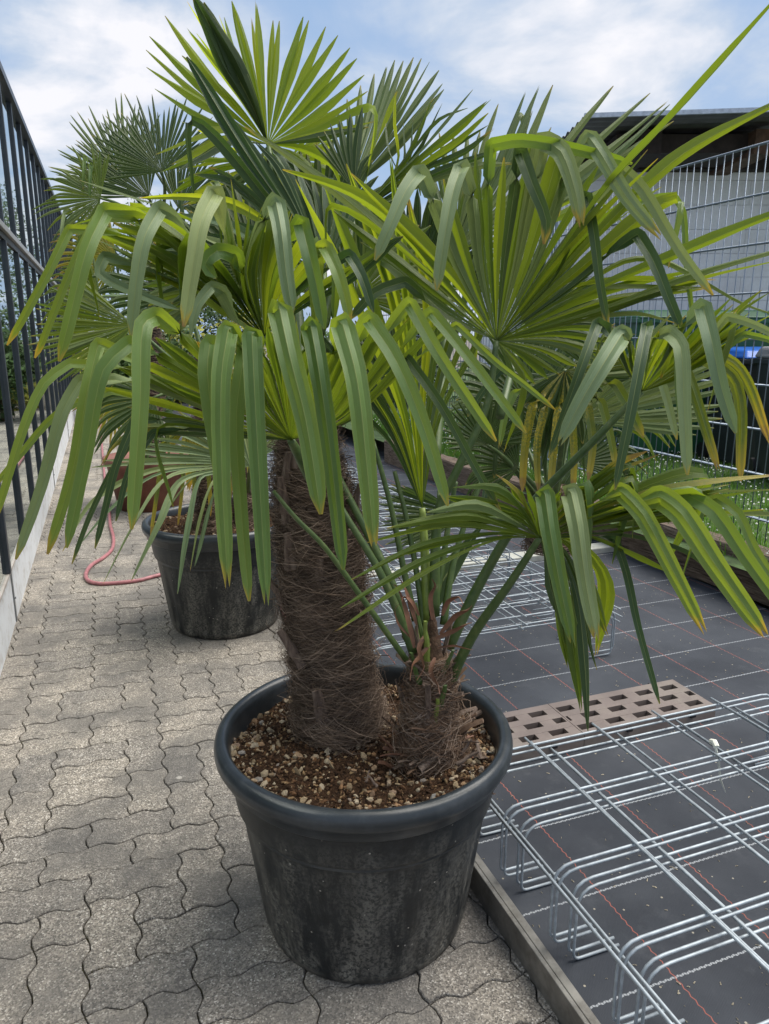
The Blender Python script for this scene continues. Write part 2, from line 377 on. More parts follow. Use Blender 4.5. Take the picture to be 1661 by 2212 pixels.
my = [1.0+.82*k for k in range(-1, 28)]
my = [y + (4.065-1.0) % .82 for y in my]
gz = [0.302, 2.088, 2.177]
for y in my:
    m = MB(); m.box(XW-.035, XW+.019, y-.024, y+.026, .3015, 2.0895); gpart('mullion', m, M_mull, .003)
    m = MB(); m.box(XW-.035, XW+.019, y-.024, y+.026, 2.1765, ztop(y)-.03); gpart('mullion', m, M_mull, .003)
ym2 = [y+.41 for y in my]
# top rail (sloping) + panes
v = []
for y in (-.3, 24):
    for dx in (-.05, .05):
        for dz in (-.028, .03): v.append((XW+dx, y, ztop(y)+dz))
o = mesh_obj('top_rail', v, [(0,1,3,2),(4,6,7,5),(0,4,5,1),(2,3,7,6),(1,5,7,3),(0,2,6,4)], M_mull); o.parent = gh; o.matrix_parent_inverse = Matrix.Translation(-gh.location)
for a, b_ in zip(my, my[1:]):
    m = MB(); m.box(XW-.004, XW, a+.027, b_-.027, .3015, 2.089); gpart('pane', m, M_glass)
ally = my
for a, b_ in zip(ally, ally[1:]):
    m = MB(); m.box(XW-.004, XW, a+.028, b_-.028, 2.177, ztop(a)-.03); gpart('pane', m, M_glass)
# inside of the greenhouse: floor and far dark back
tag(mesh_obj('greenhouse_floor', [(-9,-1,.0),(-.66,-1,.0),(-.66,26,.0),(-9,26,.0)], [(0,1,2,3)], mat_simple('greenhouse_floor_concrete', (.22,.215,.2), .8, nsc=3)), 'pale concrete floor inside the greenhouse', kind='structure')
# ------------------------------------------------------------------ hose
hp = [(-.10,15),(-.107,13.5),(-.101,11.5),(-.086,9.26),(-.069,7.7),(-.05,6.83),(-.048,6.13),(-.030,5.70),(-.044,5.38),(-.103,5.18),(-.173,5.04),(-.208,4.85),(-.190,4.70),(-.127,4.62),(-.056,4.60),(.02,4.594),(.112,4.604),(.22,4.66),(.42,4.72),(.70,4.5),(.83,4.1),(.80,3.6)]
def catmull(P, n=6):
    P = [Vector(p) for p in P]; out = []
    for i in range(len(P)-1):
        p0, p1, p2, p3 = P[max(i-1,0)], P[i], P[i+1], P[min(i+2, len(P)-1)]
        for k in range(n):
            t = k/n; out.append(.5*((2*p1)+(p2-p0)*t+(2*p0-5*p1+4*p2-p3)*t*t+(3*p1-p0-3*p2+p3)*t*t*t))
    out.append(P[-1]); return out
m = MB(); m.tube(catmull([(x, y, .0125) for x, y in hp]), .0125, 8)
tag(m.build('garden_hose', M_hose, smooth=True), 'pinkish red garden hose curling across the paved path', 'hose')
# ------------------------------------------------------------------ wire cages
def rod_mesh(name, pts, r, n=6):
    m = MB(); m.tube(pts, r, n); me = bpy.data.meshes.new(name); me.from_pydata([tuple(v) for v in m.v], [], m.f); me.materials.append(M_galv)
    me.polygons.foreach_set('use_smooth', [True]*len(me.polygons)); return me
def bent(corners, rad, seg=4):
    out = [Vector(corners[0])]
    for i in range(1, len(corners)-1):
        a, c, b = Vector(corners[i-1]), Vector(corners[i]), Vector(corners[i+1])
        u, w = (a-c).normalized(), (b-c).normalized(); p, q = c+u*rad[i-1], c+w*rad[i-1]
        for k in range(seg+1):
            t = k/seg; out.append(p*(1-t)**2 + c*2*t*(1-t) + q*t*t)
    out.append(Vector(corners[-1])); return out
RW = .0038
CW, CHh = 1.19, .20
me_cross = rod_mesh('cross_wire', bent([(.13,0,.006),(.0,0,.006),(0,0,CHh),(CW,0,CHh),(CW,0,.006),(CW-.13,0,.006)], [.02,.055,.055,.02]), RW)
me_plain = rod_mesh('cross_wire', [(-.01,0,CHh),(CW+.01,0,CHh)], RW)
def make_cage(loc, ln, rz=0, label='', group=None, xo=0, detail=True):
    c = empty('wire_cage', loc, rz); tag(c, label, 'wire cage', group)
    n = int(ln/.2375)
    for k in range(n+1): inst('cross_wire', me_cross, c, (0, k*.2375, 0))
    me_l = rod_mesh('long_wire', [(0,-.035,CHh+.0085),(0,ln+.03,CHh+.0085)], RW)
    me_s = rod_mesh('long_wire', [(0,-.035,.1),(0,ln+.03,.1)], RW)
    for k, x in enumerate((.225,.468,.70,.945)): inst('long_wire', me_l, c, (x+xo, 0, 0))
    for x in (-.0085, CW+.0085): inst('long_wire', me_s, c, (x, 0, .075))
    return c
for q, (dx, dy, dz) in enumerate(((.042, -.040, .0), (.034, -.030, .014), (.009, -.006, .028), (0, 0, .042))):
    make_cage((.885+dx, .315+dy-.02, .051+dz), 1.425, label=['lowest of the four stacked galvanised wire cages beside the big pot', 'second wire cage from the bottom of the near stack beside the big pot', 'second wire cage from the top of the near stack beside the big pot', 'topmost galvanised wire cage of the near stack, with a white tie on it'][q], group='wire cages stacked beside the pot', xo=dx)
def plabel(k): return k
far = []
spots = [(.90, 2.62, 1.19), (.93, 4.25, 1.43), (.90, 5.9, 1.43), (.95, 7.6, 1.43)]
words = ['just behind the big pot', 'behind the pale concrete bar', 'in the middle distance along the steel edging', 'farthest up the fabric bed']
for s_, (x, y, ln) in enumerate(spots):
    for q in range(3):
        make_cage((x + (.0,.012,.03)[q], y + (.0,-.03,.02)[q]*1.0, .051+.021*q), ln, R((-.6,.9,.2)[q]), ['bottom','middle','top'][q]+' wire cage of the stack '+words[s_], 'wire cages stacked '+words[s_])
# white tie on the near cage
t_ = at(1428,1604,2.06)
m = MB(); base = Vector((1.60,1.50,.317))
m.tube([base+Vector((-.004,-.014,0)), base+Vector((0,0,.008)), base+Vector((.004,.014,0))], .009, 8); m.tube([base+Vector((.0,-.004,.0)), base+Vector((.012,-.012,-.05)), base+Vector((.02,-.02,-.11)), base+Vector((.035,-.03,-.15))], [.004,.005,.004,.001], 4)
tag(m.build('plastic_tie', M_flower), 'torn white plastic tie wound around the top wire cage', 'tie')
# ------------------------------------------------------------------ plastic grid tray
tr = empty('grid_slab', (.9, 1.98, .05)); tag(tr, 'brown grey plastic grid slab with rectangular holes lying behind the near wire cages', 'grid slab')
def grid_panel(x0, x1, y0, y1):
    m = MB(); zt = .11; rows = [(2.0045, 2.0385), (2.0735, 2.1075), (2.1425, 2.1765)]
    cuts = [y0] + [v for r_ in rows for v in r_] + [y1]
    for q in range(0, len(cuts), 2): m.box(x0, x1, cuts[q], cuts[q+1], .052, zt)
    for q, r_ in enumerate(rows):
        off = 2.03 if q != 1 else 1.97
        hx = sorted([off - .122*k for k in range(-2, 12)]); e = [x0]
        for h in hx:
            a, b_ = h-.034, h+.034
            if b_ < x0+.006 or a > x1-.006: continue
            e += [max(a, x0+.006), min(b_, x1-.006)]
        e.append(x1)
        for s_ in range(0, len(e), 2):
            if e[s_+1]-e[s_] > .001: m.box(e[s_], e[s_+1], r_[0], r_[1], .052, zt-.0005)
    m.box(x0+.002, x1-.002, y0+.002, y1-.002, .051, .056)
    return m
for a, b_ in ((.90, 1.4975), (1.5, 2.095)):
    o = grid_panel(a, b_, 1.975, 2.212).build('panel', M_tray); o.parent = tr; o.matrix_parent_inverse = Matrix.Translation(-tr.location)
m = MB()
for x in (1.05, 1.36, 1.68, 1.97):
    m.box(x, x+.022, 1.966, 1.9745, .085, .104); m.box(x+.008, x+.014, 2.2125, 2.222, .085, .109)
o = m.build('clip', M_gasket); o.parent = tr; o.matrix_parent_inverse = Matrix.Translation(-tr.location)
# ------------------------------------------------------------------ timber bed edge, lawn, fence
for q, (a, b_) in enumerate((((3.40, 2.2), (3.245, 4.02)), ((3.235, 4.04), (3.05, 5.9)), ((3.04, 5.92), (2.95, 7.9)), ((3.56, .4), (3.402, 2.18)))):
    A, B = Vector((*a, 0)), Vector((*b_, 0)); d = (B-A); L_ = d.length; ang = math.atan2(d.y, d.x)
    m = MB()
    nseg = 14; vv = []
    for i in range(nseg+1):
        for (u, w) in ((0,.03),(0,.285),(-.008,.30),(-.14,.305),(-.15,.29),(-.15,.03)):
            j_ = rnd.uniform(-.004,.004); vv.append((i/nseg*L_, u+j_, w+rnd.uniform(-.004,.004)))
    ff = []
    for i in range(nseg):
        for k_ in range(6):
            k2 = (k_+1) % 6; ff.append((i*6+k_, i*6+k2, (i+1)*6+k2, (i+1)*6+k_))
    ff += [tuple(range(6)), tuple(nseg*6+k_ for k_ in range(6))[::-1]]
    o = mesh_obj('timber_sleeper', vv, ff, M_wood); o.location = A; o.rotation_euler = (0,0,ang)
    tag(o, ['weathered timber sleeper edging the lawn beside the black fabric', 'second weathered sleeper, behind the hanging yellow leaflets', 'farthest timber sleeper of the lawn edge', 'nearest timber sleeper, at the right edge of the picture'][q], 'sleeper', 'timber sleepers edging the lawn')
tag(mesh_obj('lawn', [(3.3,.3,.24),(14,.3,.16),(14,8,.16),(14,26,.16),(2.9,26,.24),(3.05,6,.24)], [(0,1,2,3,4,5)], M_lawn), 'lawn strip behind the timber sleepers', kind='structure')
def grass():
    V, F = [], []; r = random.Random(3)
    for _ in range(42000):
        x = 3.3 + abs(r.gauss(0, 2.2)); y = r.uniform(2.0, 11)
        if x > 9: continue
        h = r.uniform(.02, .07)*(1.6 if x < 3.7 else 1); a = r.uniform(0, 6.28); w = .003+.002*r.random(); lx, ly = r.gauss(0, .4)*h, r.gauss(0, .4)*h
        z0 = .24 - (x-3.3)*.0075 - .003; b = len(V); dx, dy = w*math.cos(a), w*math.sin(a)
        V += [(x-dx, y-dy, z0), (x+dx, y+dy, z0), (x+dx*.7+lx*.4, y+dy*.7+ly*.4, z0+h*.6), (x-dx*.7+lx*.4, y-dy*.7+ly*.4, z0+h*.6), (x+lx, y+ly, z0+h)]
        F += [(b, b+1, b+2, b+3), (b+3, b+2, b+4)]
    tag(mesh_obj('grass', V, F, M_grass), 'short green grass with white clover behind the fence', 'grass', kind='stuff')
    V, F = [], []
    for _ in range(2600):
        x = 3.35 + abs(r.gauss(0, 1.8)); y = r.uniform(2.2, 10)
        z = .24 - (x-3.3)*.0075 + r.uniform(.03, .075); s_ = r.uniform(.006, .011); b = len(V)
        V += [(x+s_, y, z), (x-s_, y, z), (x, y+s_, z), (x, y-s_, z), (x, y, z+s_), (x, y, z-s_*.6)]
        F += [(b+4,b,b+2),(b+4,b+2,b+1),(b+4,b+1,b+3),(b+4,b+3,b),(b+5,b+2,b),(b+5,b+1,b+2),(b+5,b+3,b+1),(b+5,b,b+3)]
    tag(mesh_obj('clover_flowers', V, F, M_flower), 'white clover flowers scattered through the grass', 'flowers', kind='stuff')
grass()
XF = 3.6
fe = empty('mesh_fence', (XF, 4, .2)); tag(fe, 'galvanised double rod mesh fence in front of the white block wall', 'fence')
me_v = rod_mesh('vertical_rod', [(0,0,0),(0,0,2.33)], .0033, 6); me_v.materials[0] = M_galv_fence
y = 2.3; kk = 0
while y < 10.5:
    inst('vertical_rod', me_v, fe, (0, y-4, .01)); y += .0625; kk += 1
me_h = rod_mesh('horizontal_rod', [(0,-2.4,0),(0,6.6,0)], .0055, 6); me_h.materials[0] = M_galv_fence
for z in (2.536, 2.266, 1.996, 1.724, 1.46, 1.20, .943, .681, .415):
    for dx in (-.009, .009): inst('horizontal_rod', me_h, fe, (dx, 0, z-.2))
me_p = bpy.data.meshes.new('post'); mm = MB(); mm.box(-.02,.02,-.03,.03,0,2.36); me_p.from_pydata([tuple(v) for v in mm.v], [], mm.f); me_p.materials.append(M_galv_fence)
for y in (2.86, 5.66, 8.46): inst('post', me_p, fe, (.05, y-4, 0))
# ------------------------------------------------------------------ bins
def bin_(loc, rz, s, body, lid, label, lidname, h=1.17, w=.62, dpt=.72, sticker=False, wheels=True, grp=None):
    o = empty('wheelie_bin' if h < 1.3 else 'waste_container', loc, rz); tag(o, label, 'bin' if h < 1.3 else 'container')
    m = MB(); t0, t1 = .40, .5
    z0, z1 = .05, h-.12
    vv = [(-w*t0, -dpt*.36, z0), (w*t0, -dpt*.36, z0), (w*t0, dpt*.36, z0), (-w*t0, dpt*.36, z0), (-w*t1, -dpt*.5, z1), (w*t1, -dpt*.5, z1), (w*t1, dpt*.46, z1), (-w*t1, dpt*.46, z1)]
    b_ = mesh_obj('body', vv, [(0,3,2,1),(4,5,6,7),(0,1,5,4),(1,2,6,5),(2,3,7,6),(3,0,4,7)], body, o); md = b_.modifiers.new('b','BEVEL'); md.width=.03; md.segments=3
    m = MB(); m.box(-w*.52, w*.52, -dpt*.53, dpt*.5, z1-.03, z1+.02); m.build('collar', body, o, bevel=.01)
    vv = [(-w*.52, -dpt*.55, z1+.021), (w*.52, -dpt*.55, z1+.021), (w*.52, dpt*.52, z1+.021), (-w*.52, dpt*.52, z1+.021), (-w*.44, -dpt*.44, h-.02), (w*.44, -dpt*.44, h-.02), (w*.46, dpt*.47, h), (-w*.46, dpt*.47, h)]
    l_ = mesh_obj('lid', vv, [(0,3,2,1),(4,5,6,7),(0,1,5,4),(1,2,6,5),(2,3,7,6),(3,0,4,7)], lid, o); md = l_.modifiers.new('b','BEVEL'); md.width=.025; md.segments=3
    for sx in (-1, 1):
        m = MB(); x = sx*w*.42; m.tube([(x-.025, dpt*.38, .10), (x+.025, dpt*.38, .10)], .10, 14); m.build('wheel', M_gasket, o)
    m = MB(); m.tube([(-w*.4, dpt*.55, h-.07), (w*.4, dpt*.55, h-.07)], .018, 8); m.build('handle', body, o)
    return o
b1 = at(1632, 1030, 7.2); 
az = YAW
def binloc(px, d): p = at(px, 718, d); return (p.x, p.y, .19)
bin_(binloc(1632, 7.2), -az+.12, 1, M_bin_dark, M_bin_blue, 'dark wheelie bin with a bright blue lid behind the fence', 'lid')
bin_(binloc(1555, 8.0), -az, 1, M_bin_dark, M_bin_dark, 'dark bin with a dark lid, left of the blue lidded one', 'lid', h=1.1, w=.6)
b2 = bin_(binloc(1762, 6.2), -az-.1, 1, M_bin_dark, M_bin_grey, 'black bin with a grey lid and a red poster at the right edge', 'lid', h=1.19, w=.66)
m = MB(); m.box(-.24, .20, -.372, -.366, .50, .86); o = m.build('poster', M_poster, b2)
def text(body, size, loc, rot, mat, parent, name):
    cu = bpy.data.curves.new(name, 'FONT'); cu.body = body; cu.size = size; cu.extrude = .001; cu.align_x = 'CENTER'
    o = bpy.data.objects.new(name, cu); COL.objects.link(o); dg = bpy.context.evaluated_depsgraph_get(); me = bpy.data.meshes.new_from_object(o.evaluated_get(dg))
    bpy.data.objects.remove(o); me.materials.clear(); me.materials.append(mat); q = link(bpy.data.objects.new(name, me)); q.parent = parent; q.location = loc; q.rotation_euler = rot; return q
text('ENTSORGUNGS', .055, (-.06, -.374, .60), (R(90), 0, 0), M_white, b2, 'lettering')
text('GRUPPE', .055, (-.06, -.374, .54), (R(90), 0, 0), M_white, b2, 'lettering')
text('www.', .075, (-.10, -.378, .38), (R(90), 0, 0), M_white, b2, 'lettering')
bin_(binloc(1470, 8.0), -az+.05, 1, M_bin_green, M_bin_green, 'wide green waste container standing against the white wall', 'lid', h=1.55, w=1.35, dpt=1.05)
bin_(binloc(1655, 8.6), -az+.02, 1, M_bin_green, M_bin_green, 'second green container, behind the blue lidded bin', 'lid', h=1.56, w=1.35, dpt=1.05)
# ------------------------------------------------------------------ white wall building with shed roof
wl = empty('white_wall', tuple(at(1400, 718, 9.5).xy) + (.1,), -az); tag(wl, 'white painted block wall under a low metal roof behind the fence', 'wall')
# local x = right, y = away; local x=0 is px 1400
def lx(px, d=9.5): return (px-1400)/1600*d/math.cos(PITCH)*1.0
course = .283; ztopw = 3.62-.1
m = MB(); m.box(lx(1052), lx(2000), .03, .3, 0, ztopw-.004); m.build('mortar_core', M_mortar, wl)
zc = ztopw
row = 0; bmesh_cache = {}
def block(w, h):
    key = (round(w, 3), round(h, 3))
    if key not in bmesh_cache:
        m = MB(); m.box(.002, w-.002, 0, .04, .002, h-.002); me = bpy.data.meshes.new('block'); me.from_pydata([tuple(v) for v in m.v], [], m.f); me.materials.append(M_block); bmesh_cache[key] = me
    return bmesh_cache[key]
while zc > .1:
    h = .31 if row == 0 else course
    bw = 2.4 if row == 0 else .72
    x = lx(1052) - (row % 2)*0; first = True
    off = (row % 2)*bw/2
    while x < lx(2000):
        w_ = bw - (off if first else 0); w_ = min(w_, lx(2000)-x)
        if w_ > .05: inst('block', block(w_, h), wl, (x, rnd.uniform(-.001, .001), zc-h))
        x += w_; first = False
    zc -= h; row += 1
# roof : corrugated sheet sloping, seen from below, beams and posts
rf = empty('shed_roof', tuple(at(1400, 718, 9.0).xy) + (3.6,), -az); tag(rf, 'low corrugated metal roof on dark beams above the white wall', 'roof')
V, F = [], []; nx = 150; x0, x1 = lx(1172, 8.2), lx(2000)+.2
for i in range(nx+1):
    for j in range(2):
        x = (x0, x1)[j]; yy = -1.1 + 4.1*i/nx; V.append((x, yy, .0 + (x-x0)*.03 + (yy+1.1)*.03 + .014*math.sin(i*.8)))
for i in range(nx): F.append((2*i, 2*i+1, 2*i+3, 2*i+2))
o = mesh_obj('roof_sheet', V, F, M_roof, rf)
m = MB(); m.v = [Vector(p) for p in [(x0,-1.13,-.012),(x1,-1.13,-.012+(x1-x0)*.03),(x1,-1.13,.03+(x1-x0)*.03),(x0,-1.13,.03),(x0,-1.10,-.012),(x1,-1.10,-.012+(x1-x0)*.03),(x1,-1.10,.03+(x1-x0)*.03),(x0,-1.10,.03)]]
m.f = [(0,1,2,3),(4,7,6,5),(0,4,5,1),(3,2,6,7),(0,3,7,4),(1,5,6,2)]; m.build('roof_edge', M_rooftop, rf)
for q in range(2):
    xx = lx(1535) - 1.0*(q-0) - .28 if q else lx(1535)-.06
    m = MB(); m.box(xx, xx+.22, -.62, 2.8, -.235, .01); m.build('beam', M_beam if q else M_post, rf)
m = MB(); m.box(lx(1290), lx(1530)-.02, -.45, .28, -.19, -.002); m.build('beam', M_beam, rf)
m = MB(); m.box(x0+.1, x1, .35, .55, -.20, .03); m.build('wall_plate', M_beam, rf)
# ------------------------------------------------------------------ leaf materials
def mat_leaf(name, top, under, trans, tw=.38, yellow=0.0, tipc=(.34, .29, .05), gloss=.42, speck=0.0):
    t = NT(name); P = t.pos(); uv = t.n('UVMap').outputs[0]; sp = t.n('SeparateXYZ'); t.L.new(uv, sp.inputs[0]); u, v = sp.outputs[0], sp.outputs[1]
    r = t.rand(); geo = t.n('NewGeometry')
    str1 = t.noise(scalev(t, uv, (16, .6, 1)), 1.0, 4, .6); str2 = t.noise(scalev(t, uv, (60, 1.2, 1)), 1.0, 2); blot = t.noise(P, 9, 5, .6)
    rib = t.ramp(t.ma('ABSOLUTE', t.ma('SUBTRACT', u, .5)), [(0, 1), (.018, .9), (.035, 0)])
    k = t.ma('ADD', t.ma('MULTIPLY', str1, .5), t.ma('ADD', t.ma('MULTIPLY', str2, .2), t.ma('MULTIPLY', blot, .3)))
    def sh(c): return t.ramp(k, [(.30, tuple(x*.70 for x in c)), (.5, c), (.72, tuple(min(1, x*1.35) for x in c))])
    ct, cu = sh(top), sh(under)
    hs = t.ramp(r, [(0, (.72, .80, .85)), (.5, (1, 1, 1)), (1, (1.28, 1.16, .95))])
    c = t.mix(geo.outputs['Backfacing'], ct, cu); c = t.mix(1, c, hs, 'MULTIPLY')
    c = t.mix(t.ma('MULTIPLY', rib, .6), c, (.30, .33, .12))
    ln_ = t.ma('PINGPONG', t.ma('MULTIPLY', u, 9.0), .5); c = t.mix(t.ma('MULTIPLY', t.ramp(ln_, [(0, 1), (.12, 0)]), .35), c, (.03, .06, .02))
    ed = t.ramp(t.ma('ABSOLUTE', t.ma('SUBTRACT', u, .5)), [(.462, 0), (.49, .7)]); c = t.mix(ed, c, (.28, .32, .10))
    vn = t.ma('ADD', v, t.ma('MULTIPLY', t.ma('SUBTRACT', t.noise(scalev(t, uv, (7, 3, 1)), 1.5, 3), .5), .10))
    ofs = t.ma('MULTIPLY', r, .05)
    vv = t.ma('ADD', vn, t.ma('SUBTRACT', ofs, .045 - yellow*.125))
    edge = t.ma('ABSOLUTE', t.ma('MULTIPLY', t.ma('SUBTRACT', u, .5), 2.0))
    yv = t.ramp(t.ma('ADD', vv, t.ma('MULTIPLY', edge, .04)), [(.972-.27*yellow, 0), (1.0, 1)])
    c = t.mix(yv, c, tipc)
    c = t.mix(t.ramp(vv, [(.986, 0), (1.0, 1)]), c, (.20, .12, .07))
    if speck:
        sv = t.noise(P, 160, 3, .8); c = t.mix(t.ma('MULTIPLY', t.ramp(sv, [(.44, 0), (.56, 1)]), t.ramp(t.noise(P, 5, 3), [(.40, 0), (.6, speck)])), c, (.50, .36, .02))
    h = t.ma('ADD', t.ma('MULTIPLY', str2, .5), str1)
    p = t.bsdf(c, gloss, spec=.38, bump=h, bstr=.5, bdist=.002)
    tr = t.n('BsdfTranslucent'); t.set(tr.inputs['Color'], t.mix(1, t.mix(yv, trans, (.6, .42, .05)), hs, 'MULTIPLY'))
    m = t.n('MixShader', {0: tw}); t.L.new(p, m.inputs[1]); t.L.new(tr.outputs[0], m.inputs[2])
    return t.done(m.outputs[0])
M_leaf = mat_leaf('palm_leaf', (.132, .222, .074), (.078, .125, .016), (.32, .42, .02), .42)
M_leaf_young = mat_leaf('young_palm_leaf', (.13, .22, .05), (.15, .22, .018), (.60, .70, .03), .55)
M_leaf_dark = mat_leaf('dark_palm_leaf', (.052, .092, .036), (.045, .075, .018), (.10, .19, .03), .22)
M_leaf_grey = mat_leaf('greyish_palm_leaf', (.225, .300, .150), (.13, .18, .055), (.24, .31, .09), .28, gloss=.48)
M_leaf_yel = mat_leaf('yellowing_palm_leaf', (.15, .19, .03), (.17, .19, .02), (.50, .46, .03), .42, yellow=1.0, speck=.35)
M_leaf_spot = mat_leaf('spotted_palm_leaf', (.07, .12, .03), (.09, .12, .02), (.34, .34, .03), .38, yellow=.8, speck=.85)
M_leaf_old = mat_leaf('old_palm_leaf', (.09, .14, .03), (.085, .12, .018), (.30, .34, .02), .38, yellow=.35, speck=.15)
def mat_petiole():
    t = NT('petiole_green'); P = t.pos(); n = t.noise(P, 40, 5, .6); r = t.rand()
    c = t.ramp(n, [(.3, (.045, .085, .022)), (.6, (.085, .13, .035)), (.8, (.17, .18, .08))])
    return t.done(t.bsdf(c, .45, bump=n, bstr=.2, bdist=.002))
M_pet = mat_petiole()
M_pet_y = mat_simple('young_petiole', (.20, .26, .05), .45, nsc=30, var=.3)
M_fibre = mat_simple('brown_palm_fibre', (.125, .088, .064), .85, nsc=14, var=.45, spec=.2)
M_fibre_l = mat_simple('pale_palm_fibre', (.27, .20, .15), .85, nsc=14, var=.35, spec=.2)
M_core = mat_simple('trunk_core', (.030, .020, .014), .95, nsc=50, var=.5, bstr=.8, bdist=.01)
def mat_boot():
    t = NT('old_leaf_base'); P = t.pos(); n = t.noise(scalev(t, P, (60, 60, 7)), 1, 6, .7)
    c = t.ramp(n, [(.32, (.05, .035, .027)), (.5, (.14, .10, .078)), (.7, (.25, .19, .15))])
    return t.done(t.bsdf(c, .8, spec=.25, bump=n, bstr=.6, bdist=.004))
M_boot = mat_boot()
M_bract = mat_simple('dry_brown_bract', (.19, .09, .052), .6, nsc=18, var=.45)
# ------------------------------------------------------------------ leaflets
LR = random.Random(21)
def smooth_path(P, flags, n=5):
    Q = []
    for i, p in enumerate(P):
        if flags[i] and 0 < i < len(P)-1:
            a, b = P[i-1]-p, P[i+1]-p
            k = min(.007, a.length*.3, b.length*.3)
            Q += [p+a.normalized()*k, p + (a.normalized()+b.normalized())*k*.16, p+b.normalized()*k]
        else: Q.append(p)
    out = []
    for i in range(len(Q)-1):
        p0, p1, p2, p3 = Q[max(i-1,0)], Q[i], Q[i+1], Q[min(i+2, len(Q)-1)]
        d = (p2-p1).length; m = 1 if d < .012 else (2 if d < .03 else max(2, min(6, int(d/.035)+1)))
        l0, l1, l2 = max((p1-p0).length, 1e-4), max(d, 1e-4), max((p3-p2).length, 1e-4)
        m1 = (p2-p0)/(l0+l1) if i > 0 else (p2-p1)/l1; m2 = (p3-p1)/(l1+l2) if i < len(Q)-2 else (p2-p1)/l1
        m1 = m1*d; m2 = m2*d
        for k in range(m):
            t = k/m; t2, t3 = t*t, t*t*t
            out.append(p1*(2*t3-3*t2+1) + m1*(t3-2*t2+t) + p2*(-2*t3+3*t2) + m2*(t3-t2))
    out.append(Q[-1]); return out
def leaflet(parent, path, W0, wmax, gap, mat, under=True, flip=True, s_fold=None, duo=None, s_fuse=.45, twist=0, tip=.22, name='leaflet'):
    n = len(path); S_ = [0]
    for i in range(1, n): S_.append(S_[-1] + (path[i]-path[i-1]).length)
    L = S_[-1]; V, F, UV = [], [], []
    if duo is None: duo = wmax > .034
    pre = s_fold if s_fold else L
    us = (-.5, -.26, 0, .26, .5)
    hs = (0.0, -.13, .085, -.13, 0.0) if duo else (.14, .03, -.13, .03, .14)
    jig = LR.uniform(-.3, .3); cut = LR.random() < (.6 if duo else .15)
    last = None
    for i in range(n):
        T = (path[min(i+1, n-1)] - path[max(i-1, 0)]).normalized(); V_ = (CAMP - path[i]).normalized()
        s = S_[i]
        Wa = (W0 - T*W0.dot(T)); Wa = Wa.normalized() if Wa.length > 1e-4 else V_.cross(T).normalized()
        if s_fold:
            Wb = V_.cross(T).normalized()*(1 if (flip == under) else -1)
            B = T.cross(Wb).normalized(); an = twist + jig
            Wb = (Wb*math.cos(an) + B*math.sin(an)).normalized()
            f = min(1, max(0, (s - s_fold*.66)/(s_fold*.32))); f = f*f*(3-2*f)
            if Wa.dot(Wb) < -.2: Wa = -Wa if False else Wa
            Wv = Wa*(1-f) + Wb*f; Wv = (Wv - T*Wv.dot(T))
            Wv = Wv.normalized() if Wv.length > .15 else (last or Wb)
        else: Wv = Wa
        last = Wv; N_ = T.cross(Wv)
        fs = s_fuse*pre
        w = gap*s*1.04
        if s > fs: 
            q = min(1, (s-fs)/max(.03, (pre-fs)*(.95 if s_fold else .6))); w = gap*fs*1.04*(1-q) + wmax*q
        else: w = min(w, gap*s*1.04)
        e = s/L
        if s_fold:
            if s > s_fold: g_ = (s-s_fold)/(L-s_fold); w *= 1.06 - .38*g_**1.3 - (.28*((g_-.86)/.14)**1.5 if g_ > .86 else 0)
        elif e > .58: w *= 1 - (1-tip)*((e-.58)/.42)**1.6
        if i == n-1: w *= .4 if not cut else .9
        w = max(w, .0012)
        sagn = 1 - .35*(1 if (s_fold and s > s_fold) else 0)
        nz = mnoise.noise(path[i]*14); Wv = (Wv + N_*nz*.22).normalized()
        for j_, (u, h) in enumerate(zip(us, hs)):
            q_ = path[i] + Wv*(u*w*(1+.07*mnoise.noise(path[i]*31+Vector((j_*9,0,0))))) + N_*(h*w*sagn)
            if i == n-1 and cut: q_ += T*(.018 if j_ in (1, 3) else (-.012 if j_ == 2 else 0))*LR.uniform(.4, 1.2)
            V.append(q_); UV.append((u+.5, e))
    for i in range(n-1):
        for k in range(4): a = i*5+k; F.append((a, a+5, a+6, a+1))
    if parent is None: return V, F, UV
    o = mesh_obj(name, V, F, mat, None, smooth=True, uvs=UV); o.parent = parent; me = o.data
    ev = np.empty(len(me.edges)*2, dtype=np.int32); me.edges.foreach_get('vertices', ev); ev = ev.reshape(-1, 2)
    at_ = me.attributes.new('sharp_edge', 'BOOLEAN', 'EDGE'); at_.data.foreach_set('value', np.abs(ev[:,0]-ev[:,1]) == 5)
    return o
def pcoef(s): return [float(x) for x in s.split(',')]
def parse(spec, tf, hub):
    """'x,y,dd[f] x,y,dd ...' readings -> control points (dd: metres nearer(-)/farther than the hub)"""
    P, fl = [hub[0]], [False]
    for tok in spec.split():
        f = tok.endswith('f'); tok = tok.rstrip('f'); a = pcoef(tok)
        P.append(at(tf[0]+tf[2]*a[0], tf[1]+tf[2]*a[1], hub[1]+a[2])); fl.append(f)
    return P, fl
